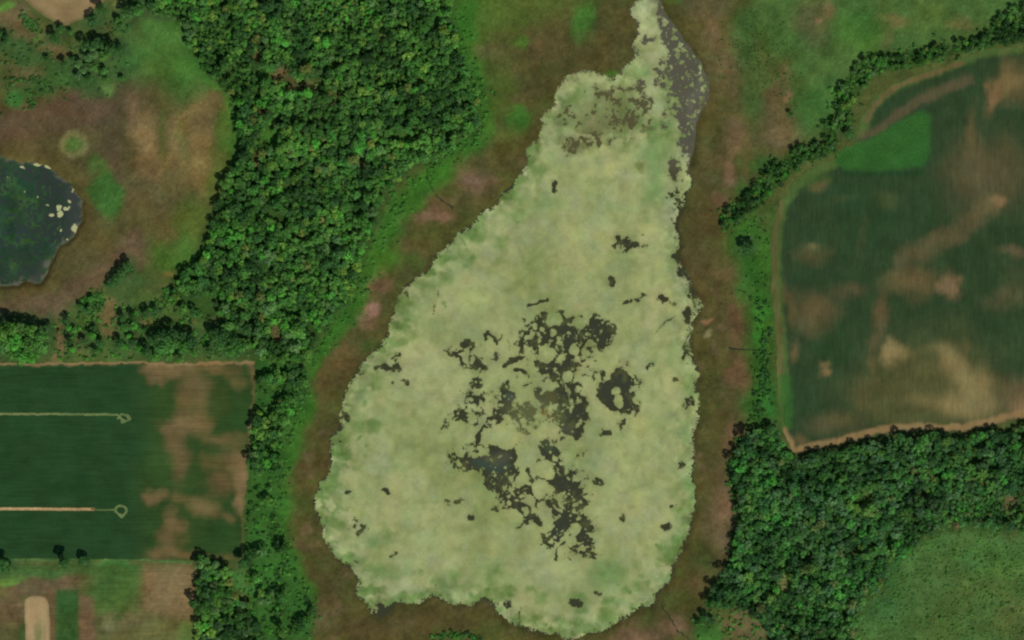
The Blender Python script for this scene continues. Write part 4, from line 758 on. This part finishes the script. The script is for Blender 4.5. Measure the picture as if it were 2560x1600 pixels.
# ------------------------------------------------------------------ trees
def crown_arrays(seed, n, lobes, flat=1.0, tall=1.0, leaf=0.17):
    r = np.random.default_rng(seed)
    c = []
    for k in range(lobes):
        a, d = r.uniform(0, 6.283), (0.66*math.sqrt(r.random()) if k else 0.0)
        rad = r.uniform(0.30, 0.46) if k else 0.55
        c.append((d*math.cos(a), d*math.sin(a), 1.62+0.52*(1-d*d)*flat*r.uniform(0.75, 1.1), rad, r.uniform(0.78, 1.2)))
    c = np.array(c)
    P_, N_, T_ = [], [], []
    while len(P_) < n:
        k = r.integers(0, lobes)
        u = r.normal(size=3); u /= np.linalg.norm(u)
        if u[2] < -0.45: u[2] *= -1
        p = c[k, :3] + u*c[k, 3]*r.uniform(0.82, 1.05)*np.array([1, 1, 0.85])
        dd = np.linalg.norm(c[:, :3]-p, axis=1)/c[:, 3]
        if (dd < 0.78).any() and r.random() < 0.85: continue
        P_.append(p); N_.append(u + r.normal(size=3)*0.45 + np.array([0, 0, .15])); T_.append(c[k, 4]*r.uniform(0.8, 1.2))
    P_ = np.array(P_); N_ = np.array(N_); N_ /= np.linalg.norm(N_, axis=1)[:, None]
    t = np.cross(N_, r.normal(size=N_.shape)); t /= np.linalg.norm(t, axis=1)[:, None]
    b_ = np.cross(N_, t)
    s = r.uniform(leaf*0.7, leaf*1.25, (n, 1)); s2 = s*r.uniform(0.6, 1.0, (n, 1))
    V = np.stack([P_-t*s-b_*s2*0.4, P_+b_*s2*-1.0+t*s*0.3, P_+t*s+b_*s2*0.3, P_+b_*s2-t*s*0.2], 1).reshape(-1, 3)
    V[:, 2] *= tall
    T = np.repeat(np.array(T_), 4)
    return V, T
def tube(p0, p1, r0, r1, n=6):
    p0, p1 = np.array(p0, float), np.array(p1, float)
    d = p1-p0; d /= np.linalg.norm(d); a = np.cross(d, (0.3, 0.9, 0.1)); a /= np.linalg.norm(a); b_ = np.cross(d, a)
    an = np.arange(n)*2*math.pi/n
    ring = np.cos(an)[:, None]*a+np.sin(an)[:, None]*b_
    V = np.concatenate([p0+ring*r0, p1+ring*r1])
    Fc = [(k, (k+1) % n, n+(k+1) % n, n+k) for k in range(n)]
    return V, np.array(Fc)
def trunk_mesh(seed, tall):
    r = np.random.default_rng(seed); Vs, Fs, n = [], [], 0
    parts = [((0, 0, -0.12), (0.02, 0.01, 1.15*tall), 0.075, 0.05), ((0.02, 0.01, 1.15*tall), (0.05, -0.03, 1.95*tall), 0.05, 0.015)]
    for k in range(5):
        a = k*1.256+r.uniform(-.4, .4); z = r.uniform(0.75, 1.2)*tall
        parts.append(((0.01, 0.01, z), (0.5*math.cos(a), 0.5*math.sin(a), z+0.6*tall), 0.035, 0.01))
    for q in parts:
        V, Fc = tube(*q); Vs.append(V); Fs.append(Fc+n); n += len(V)
    return mesh_np('trunk', np.concatenate(Vs), np.concatenate(Fs), None, None, None, M_bark)
NT = 10
BIG = [crown_arrays(100+k, 330, 9+k % 4, 1.0, (0.85, 1.0, 1.1)[k % 3], 0.135) for k in range(NT)]
STF = [crown_arrays(200+k, 124, 8+k % 4, 1.0, (0.9, 1.0, 1.05)[k % 3], 0.195) for k in range(NT)]
BSH = [crown_arrays(300+k, 34, 5, 0.6, 0.62, 0.31) for k in range(6)]
for k in range(6): BSH[k][0][:, 2] -= 0.45; 
def crown_mesh(name, arr):
    V, T = arr
    return mesh_np(name, V, np.arange(len(V)).reshape(-1, 4), None, None, np.repeat(T[:, None], 3, 1), M_leaf)
crownM = [crown_mesh('crown', a) for a in BIG]
bushM = [crown_mesh('bush', a) for a in BSH]
trunkM = [trunk_mesh(k, t) for k, t in enumerate((0.85, 1.0, 1.1))]
GAIN = 2.35
TONES = [('dark green',(44,74,40)),('deep green',(52,88,42)),('mid green',(62,96,46)),('yellowish green',(76,102,46)),('grey green',(64,90,56)),('bright green',(58,108,44)),('olive',(82,92,50)),('brownish',(96,86,56))]
def tone(r, w): return r.choices(range(8), w)[0]
W_WEST = (24, 34, 28, 5, 5, 6, 2, 0.02); W_SE = (20, 30, 30, 4, 12, 5, 3, 0.2); W_HEDGE = (26, 28, 24, 4, 14, 6, 3, 0)
def tcol(r, t, v=0.0):
    c = lin(TONES[t][1])/K*GAIN; j = r.uniform(0.82, 1.14)*(1+0.7*v)
    return c*j*np.array([r.uniform(.86, 1.03), 1.03, r.uniform(.66, .86)])
rr = random.Random(23)
trees = []        # x, y, r, tone, place
grid = {}
def free(x, y, r, f):
    gi, gj = int(x//30), int(y//30)
    for a in range(gi-1, gi+2):
        for b_ in range(gj-1, gj+2):
            for (x2, y2, r2) in grid.get((a, b_), ()):
                if (x-x2)**2+(y-y2)**2 < (f*(r+r2))**2: return False
    return True
def put(x, y, r): grid.setdefault((int(x//30), int(y//30)), []).append((x, y, r))
for x, y, r, t, lb in SINGLE:
    trees.append((x, y, r, t, lb)); put(x, y, r)
nS = len(trees)
glade = [(g[0], g[1], g[2]*0.9, g[3]*0.9) for g in GLADES]
def in_glade(x, y):
    for gx_, gy_, a, b_ in glade:
        if ((x-gx_)/(a+4))**2+((y-gy_)/(b_+4))**2 < 1: return True
    return False
THICKET = [(850,45,95,50),(965,190,62,34),(790,285,60,28),(540,100,50,50),(600,190,30,40),(430,35,50,20),(2460,1265,110,36),(2320,1325,60,36),(2000,1520,60,30)]
GAP = fbm(34, 103, 3, 0.6)
TN, TN2 = fbm(55, 101, 3, 0.7), fbm(160, 102, 2)
def tone_at(x, y, w):          # neighbours of one stand look alike
    v, v2 = float(samp(TN, x, y)), float(samp(TN2, x, y))
    ww = list(w)
    if v > 0.16: ww[0] *= 0.3; ww[3] *= 2.2; ww[5] *= 2.6; ww[6] *= 1.6
    elif v < -0.16: ww[0] *= 3.0; ww[1] *= 1.4; ww[3] *= 0.2; ww[5] *= 0.2; ww[6] *= 0.4
    if v2 > 0.1: ww[4] *= 2.6
    return tone(rr, ww)
def scatter(mask, n, r0, r1, w, place, f=0.70, bigp=0.2, x0=-200, x1=2760, y0=-200, y1=1800, keep=1.0, dens=None):
    out = 0
    for k in range(n):
        x, y = rr.uniform(x0, x1), rr.uniform(y0, y1)
        if mask[int((y-Y0)/S), int((x-X0)/S)] < 0.5 or in_glade(x, y): continue
        if samp(GAP, x, y) > (dens(x, y) if dens is not None else 0.42): continue
        r = rr.uniform(r0, r1)*(1.25 if rr.random() < bigp else 1.0)
        if k > n*0.5: r *= 0.75
        for (bx, by, ba, bb) in THICKET:
            if ((x-bx)/ba)**2+((y-by)/bb)**2 < 1: r *= 0.5; break
        if free(x, y, r, f):
            trees.append((x, y, r, tone_at(x, y, w), place)); put(x, y, r); out += 1
    return out
mW1 = polymask(WOOD_W, 1); mW2 = polymask(WOOD_SE, 1); mW3 = polymask(SW_CLUMP, 1)
def dW(x, y):                  # how broken the canopy is
    if y > 1180: return -0.18
    if y > 900: return 0.02
    if y > 740 and x < 640: return -0.02
    return 0.42
scatter(mW1, 60000, 6, 13, W_WEST, 'west', 0.575, x0=320, x1=1210, y0=-90, y1=1690, dens=dW)
scatter(mW2, 40000, 6, 12.5, W_SE, 'southeast', 0.585, x0=1740, x1=2650, y0=1030, y1=1690)
scatter(mHedge, 16000, 4.5, 8.5, W_HEDGE, 'hedge', 0.62, x0=1780, x1=2700, y0=-20, y1=600, dens=lambda x, y: 0.10 if x < 2480 else 0.4)
scatter(mW3, 5000, 9, 13, W_HEDGE, 'southwest', 0.64, x0=480, x1=660, y0=1380, dens=lambda x, y: 0.4 if x < 585 else -0.05)

WANCH = {'west': [((420,60),'at the western tip of the big western wood'),((500,110),'on the diagonal edge of the western wood'),((540,60),'in the north-west part of the western wood'),((700,60),'near the top edge of the western wood'),((820,40),'in the grey green northern heart of western wood'),((980,60),'in the north-eastern part of western wood'),((1110,60),'on the bright grass edge at north-east of western wood'),((620,180),'beside the brown glade inside the western wood'),((760,150),'north-east of the brown glade in western wood'),((900,190),'in the dark middle of northern western wood'),((1040,180),'in the east of the western wood'),((1150,200),'on the eastern edge of western wood facing the marsh'),((620,300),'on the western edge of wood beside the tan meadow'),((740,300),'in the upper middle of the western wood'),((860,300),'in the centre of the western wood'),((1000,300),'near the bright oval glade in western wood'),((1120,320),'on the bulging east edge of western wood'),((600,420),'on the western edge above the green meadow'),((700,420),'south of the bright glade in western wood'),((830,430),'in the dense middle of western wood'),((960,420),'on the south-east side of western wood near creek'),((570,540),'on the dark west edge of wood by olive meadow'),((680,540),'in the lower western part of the wood'),((800,550),'in the lower middle of the western wood'),((900,540),'on the lower east edge of western wood'),((520,660),'on the south-west edge of wood by green meadow'),((640,660),'in the lower wood north of the open woodland'),((760,660),'in the lower wood near the pink marsh patch'),((860,680),'on the east edge opposite the pink marsh patch'),((480,770),'among scattered trees north of the clumps'),((600,770),'above the clump at the field corner'),((720,760),'where the western wood narrows'),((690,870),'at the top of the strip beside western field'),((700,960),'in the tree strip by the field top corner'),((680,1060),'in the tree strip opposite the grass strip end'),((670,1160),'in the thin tree strip by tan field patch'),((650,1260),'among bushes beside the lower western field'),((650,1360),'among bushes near the field south-east corner'),((690,1480),'beside the bright clearing at the south'),((720,1560),'near the bottom edge west of the marsh')],
 'southeast': [((1870,1110),'on the north-west shoulder of the south-eastern wood'),((1960,1150),'below the bare soil corner in south-eastern wood'),((2080,1140),'on the north edge of south-eastern wood'),((2200,1120),'on the north edge below the soil strip'),((2320,1110),'by the notch in the north edge of south-eastern wood'),((2440,1110),'on the north-east edge of south-eastern wood'),((2540,1110),'at the east edge beside the tan field corner'),((1870,1210),'on the west edge beside the pinkish marsh'),((1980,1240),'in the west of the south-eastern wood'),((2100,1220),'in the upper middle of south-eastern wood'),((2220,1220),'in the centre of the south-eastern wood'),((2340,1220),'in the east middle of south-eastern wood'),((2460,1220),'in the far east of south-eastern wood'),((2550,1250),'at the right edge above the shrub meadow'),((1880,1310),'on the lower west edge of south-eastern wood'),((2000,1340),'in the lower west of south-eastern wood'),((2120,1330),'in the lower middle of south-eastern wood'),((2230,1310),'beside the bright slit glade in south-eastern wood'),((2420,1290),'on the edge above the shrub meadow'),((1860,1410),'by the faint ditch on the wood edge'),((1960,1440),'near the pale glade low in the wood'),((2080,1430),'in the southern heart of the wood'),((2180,1420),'on the south-east edge facing the shrub meadow'),((1830,1480),'at the south-west corner of the wood'),((1980,1540),'in the bottom of the south-eastern wood'),((2090,1550),'at the bottom edge beside the shrub meadow')],
 'hedge': [((2550,60),'in the thick north-eastern end of the hedgerow'),((2500,80),'just inside the thick end of the hedgerow'),((2420,120),'in the thin part of the north-eastern hedgerow'),((2340,130),'in the dark straight part of the hedgerow'),((2260,150),'in the middle of the straight hedgerow'),((2190,165),'at the bend of the north-eastern hedgerow'),((2150,200),'below the bend of the hedgerow'),((2110,250),'in the narrow descending hedgerow'),((2080,320),'in the hedgerow near the field tip'),((2060,370),'in the hedgerow beside the bright grass triangle'),((1990,390),'in the hedgerow corner above the field'),((1930,440),'in the dense lower hedgerow'),((1880,495),'at the lower hedgerow by pinkish marsh'),((1825,540),'at the south-western end of the hedgerow')],
 'southwest': [((510,1405),'at the top of the south-west clump'),((550,1440),'in the big rounded south-west clump'),((520,1490),'on the west edge of the south-west clump'),((590,1530),'in the lower south-west clump'),((540,1580),'at the bottom of the south-west clump')]}
GROUPS = {'west':'trees of the western wood','southeast':'trees of the south-eastern wood','hedge':'trees of the north-eastern hedgerow','southwest':'trees of the south-west clump'}
inview = [i for i, t in enumerate(trees) if -4 < t[0] < 2564 and -4 < t[1] < 1604]
rest = sorted([i for i in inview if i >= nS], key=lambda i: -trees[i][2] - (3 if trees[i][4] == 'southwest' else 0))
single_ids = set(range(nS)) | set(rest[:300-nS])
tree_items = []
def build_tree(i):
    x, y, r, t, lb = trees[i]
    rm = r*0.5*1.12; z = float(samp(Hh, x, y))
    k = i % NT
    root = bpy.data.objects.new('tree', None); root.empty_display_size = 1
    link(root); root.location = (wx(x), wy(y), z); root.rotation_euler = (0, 0, rr.uniform(0, 6.28)); root.scale = (rm, rm, rm*rr.uniform(0.9, 1.1))
    root['category'] = 'tree'; 
    c = link(bpy.data.objects.new('crown', crownM[k]), root); c.color = (*(tcol(rr, t, float(samp(TN, x, y)) if i >= nS else 0.0)*(np.array([0.80, 0.86, 1.05]) if lb == 'southeast' else 1.0)), 1)
    link(bpy.data.objects.new('trunk', trunkM[k % 3]), root)
    if i < nS:
        root['group'] = 'single trees, clumps and border trees'; root['label'] = lb
    else:
        root['group'] = GROUPS[lb]
        where = min(WANCH[lb], key=lambda a: (a[0][0]-x)**2+(a[0][1]-y)**2)[1]
        sz = 'big' if r > 14 else 'mid sized'
        tree_items.append((f'{TONES[t][0]} tree {where}', y, (lambda o: lambda s: o.__setitem__('label', s))(root)))
for i in sorted(single_ids): build_tree(i)
number_labels(tree_items)

def mass(name, ids, label, arrs, get, z_sink=0.0):
    Vs, Cs = [], []
    for i in ids:
        x, y, r, col = get(i)
        V, T = arrs[i % len(arrs)]
        a = rr.uniform(0, 6.28); c, s = math.cos(a), math.sin(a)
        h = rr.uniform(0.86, 1.12)
        W = np.empty_like(V); W[:, 0] = (V[:, 0]*c-V[:, 1]*s)*r; W[:, 1] = (V[:, 0]*s+V[:, 1]*c)*r; W[:, 2] = V[:, 2]*r*h - z_sink*r
        W += np.array([float(wx(x)), float(wy(y)), float(samp(Hh, x, y))])
        Vs.append(W.astype(np.float32)); Cs.append((T[:, None]*col).astype(np.float32))
    V = np.concatenate(Vs); Fq = np.arange(len(V)).reshape(-1, 4)
    return obj(name, mesh_np(name, V, Fq, None, None, np.concatenate(Cs), M_leafs), label, 'stuff')
others = [i for i in range(len(trees)) if i not in single_ids]
SEC = {'west': 1.0, 'southwest': 0.9, 'hedge': 0.72, 'southeast': np.array([0.80, 0.86, 1.05])}
def gt(i):
    x, y, r, t, _ = trees[i]; return x, y, r*0.5*1.14, tcol(rr, t, float(samp(TN, x, y)))*SEC[_]
mass('woodland', [i for i in others if trees[i][4] in ('west', 'southwest')], 'dense green canopy of smaller trees filling the western wood', STF, gt)
mass('woodland', [i for i in others if trees[i][4] == 'southeast'], 'dense green canopy of smaller trees filling the south-eastern wood', STF, gt)
mass('hedgerow', [i for i in others if trees[i][4] == 'hedge'], 'dark leafy hedgerow growth curving along the north-eastern field edge', STF, gt)

# ------------------------------------------------------------------ shrubs
bushes = []
def bscat(n, fn, r0, r1, tones):
    for _ in range(n):
        p = fn()
        if p is None: continue
        x, y = p
        if samp(bLake, x, y) > 0.02 or samp(bPond, x, y) > 0.02: continue
        bushes.append((x, y, rr.uniform(r0, r1), tones[rr.randrange(len(tones))]))
def along(pts, w):
    def f():
        k = rr.randrange(len(pts)-1); t = rr.random()
        return pts[k][0]+(pts[k+1][0]-pts[k][0])*t+rr.gauss(0, w), pts[k][1]+(pts[k+1][1]-pts[k][1])*t+rr.gauss(0, w)
    return f
def inside(m, x0, x1, y0, y1):
    def f():
        x, y = rr.uniform(x0, x1), rr.uniform(y0, y1)
        return (x, y) if m[int((y-Y0)/S), int((x-X0)/S)] > 0.5 else None
    return f
for g in GLADES: bscat(9, along([(g[0]-g[2]*.7, g[1]), (g[0]+g[2]*.7, g[1])], g[3]*0.6), 1.8, 4.5, (0, 1, 2, 5))
EDGE_W = [(1150,0),(1150,110),(1185,190),(1205,300),(1180,350),(1095,405),(1000,500),(950,590),(905,680),(880,760),(810,840),(768,920),(750,1010),(715,1100),(702,1200),(690,1300),(715,1380),(760,1480),(775,1570)]
bscat(520, along(EDGE_W, 16), 2.2, 5.5, (1, 2, 5, 5))
mSE = polymask(MEADOW_SE, 0)
bscat(2300, inside(mSE, 2140, 2650, 1320, 1690), 1.2, 3.2, (2, 2, 3, 4, 5))
bscat(60, inside(mSE, 2140, 2560, 1330, 1600), 3.5, 5.5, (1, 2, 2))
mBelt = polymask([(1835,560),(1880,550),(1925,510),(1922,700),(1935,900),(1940,1060),(1880,1075),(1862,1000),(1890,860),(1885,770),(1850,690)], 0)
bscat(420, inside(mBelt, 1800, 1960, 500, 1080), 1.8, 4.8, (0, 1, 1, 5, 2))
bscat(100, along([(1905,760),(1912,900),(1905,980),(1880,1050)], 8), 3, 6.5, (0, 0, 1))
mStrip = polymask([(625,900),(755,920),(755,1000),(712,1090),(700,1210),(690,1320),(720,1400),(780,1500),(775,1600),(640,1600),(612,1420),(620,1200)], 0)
bscat(520, inside(mStrip, 600, 790, 900, 1600), 2.5, 7, (0, 1, 2, 5, 0))
mOpen = polymask([(140,800),(240,740),(330,760),(430,740),(520,780),(620,860),(640,895),(140,898)], 0)
bscat(420, inside(mOpen, 135, 645, 735, 898), 2.2, 6.5, (0, 1, 2, 5, 5))
mNW = polymask([(0,60),(60,90),(130,90),(250,40),(330,60),(330,190),(280,240),(120,260),(0,290)], 0)
bscat(260, inside(mNW, 0, 340, 30, 290), 2, 5, (0, 1, 2, 4))
bscat(70, along([(10,225),(40,200),(80,198),(130,212),(100,240),(70,235),(90,260),(50,275)], 5), 3, 5.5, (0, 1, 2, 4))
bscat(60, along([(60,45),(80,60),(95,75)], 7), 3, 6, (1, 4))
bscat(300, along([(1800,200),(1880,80),(1900,160),(1930,120),(1960,230)], 30), 1.2, 2.6, (1, 2, 0))
bscat(620, along([p[0] for p in HEDGE], 15), 2.5, 6, (0, 1, 2, 4, 5))
bscat(160, inside(polymask([(1745,920),(1790,920),(1800,1010),(1760,1020)], 0), 1740, 1810, 910, 1030), 0.8, 1.6, (0, 7, 0))
bscat(90, inside(polymask([(1740,700),(1860,700),(1880,860),(1740,860)], 0), 1740, 1880, 700, 870), 0.8, 1.6, (0, 7))
bscat(110, inside(polymask([(1745,1520),(1850,1510),(1930,1560),(1940,1600),(1745,1600)], 0), 1745, 1940, 1500, 1600), 2, 5.5, (1, 2, 5))
bscat(60, along([(1085,1595),(1130,1583),(1180,1592),(1200,1600)], 6), 3, 6.5, (0, 1, 5))
bscat(170, along([(1750,1560),(1800,1470),(1830,1400),(1845,1300),(1832,1200),(1850,1090)], 8), 2.5, 6, (0, 1, 2))
bscat(140, along([(570,560),(520,640),(450,710),(400,760)], 8), 2.5, 5.5, (0, 1, 5))
bscat(80, along([(205,765),(230,745),(260,735),(240,775)], 8), 2.5, 5.5, (0, 1, 5))
bscat(120, along([(480,80),(520,170),(580,230),(598,330)], 7), 2.5, 5.5, (0, 1, 2))
FLDM = np.maximum(polymask(FIELD_W, 0), polymask(FIELD_E, 0))
bushes = [b_ for b_ in bushes if samp(FLDM, b_[0], b_[1]) < 0.5]
def gb(i):
    x, y, r, t = bushes[i]; return x, y, r*0.5*1.1, tcol(rr, t)*(1.0 if x > 2130 and y > 1300 else 0.85)
big = sorted([i for i, b_ in enumerate(bushes) if 4 < b_[0] < 2556 and 4 < b_[1] < 1596 and free(b_[0], b_[1], b_[2], 0.95)], key=lambda i: -bushes[i][2])
chosen = []
for i in big:
    if all((bushes[i][0]-bushes[j][0])**2+(bushes[i][1]-bushes[j][1])**2 > 196 for j in chosen): chosen.append(i)
    if len(chosen) >= 110: break
BANCH = [((1905,800),'in the grass belt along the eastern field'),((1900,980),'in the lower grass belt by the eastern field'),((1870,600),'in the upper grass belt by the eastern field'),((2250,1500),'in the shrub meadow near the south-eastern wood'),((2430,1450),'in the middle of the south-eastern shrub meadow'),((2500,1560),'near the bottom right of the shrub meadow'),((660,950),'in the strip beside the field top corner'),((680,1100),'in the strip beside the western field'),((660,1250),'in the strip beside the lower western field'),((660,1400),'by the clearing south of the western field'),((720,1530),'near the bottom west of the marsh'),((200,830),'in the open woodland by the tan path'),((310,840),'in the middle of the open woodland'),((450,800),'in the east of the open woodland'),((580,840),'near the field corner clump'),((60,220),'on the rim of the bright green hollow'),((200,120),'among north-west meadow scrub'),((80,70),'west of the bare tan field'),((1160,60),'on the bright fringe at north-east of western wood'),((1190,280),'on the fringe by the bulging wood edge'),((1030,470),'on the bright fringe near the creek'),((920,650),'on the bright fringe opposite the lake'),((800,850),'on the fringe where the wood narrows'),((740,1020),'on the fringe beside the brown marsh'),((700,1330),'on the lower fringe by the marsh'),((2200,170),'beside the bend of the hedgerow'),((2450,110),'along the thin hedgerow'),((2050,350),'along the lower hedgerow'),((1900,470),'near the dense lower hedgerow'),((1140,1590),'on the small green knoll at the bottom edge'),((1850,1560),'in the scrub at the bottom south-west of wood'),((1830,1300),'between marsh and south-eastern wood'),((500,660),'on the meadow side of western wood'),((550,200),'on the diagonal edge of western wood')]
bitems = []
for i in chosen:
    x, y, r, t = bushes[i]
    o = bpy.data.objects.new('bush', bushM[i % 6]); link(o)
    rm = r*0.5*1.15
    o.location = (wx(x), wy(y), float(samp(Hh, x, y))); o.scale = (rm, rm, rm); o.rotation_euler = (0, 0, rr.uniform(0, 6.28)); o.color = (*(tcol(rr, t)*0.9), 1)
    o['category'] = 'bush'; o['group'] = 'larger bushes'
    where = min(BANCH, key=lambda a: (a[0][0]-x)**2+(a[0][1]-y)**2)[1]
    bitems.append((f'{TONES[t][0]} bush {where}', y, (lambda o: lambda s: o.__setitem__('label', s))(o)))
number_labels(bitems)
cs = set(chosen)
mass('shrubs', [i for i in range(len(bushes)) if i not in cs], 'countless small green shrubs scattered over meadows, fringes and marsh edges', BSH, gb)
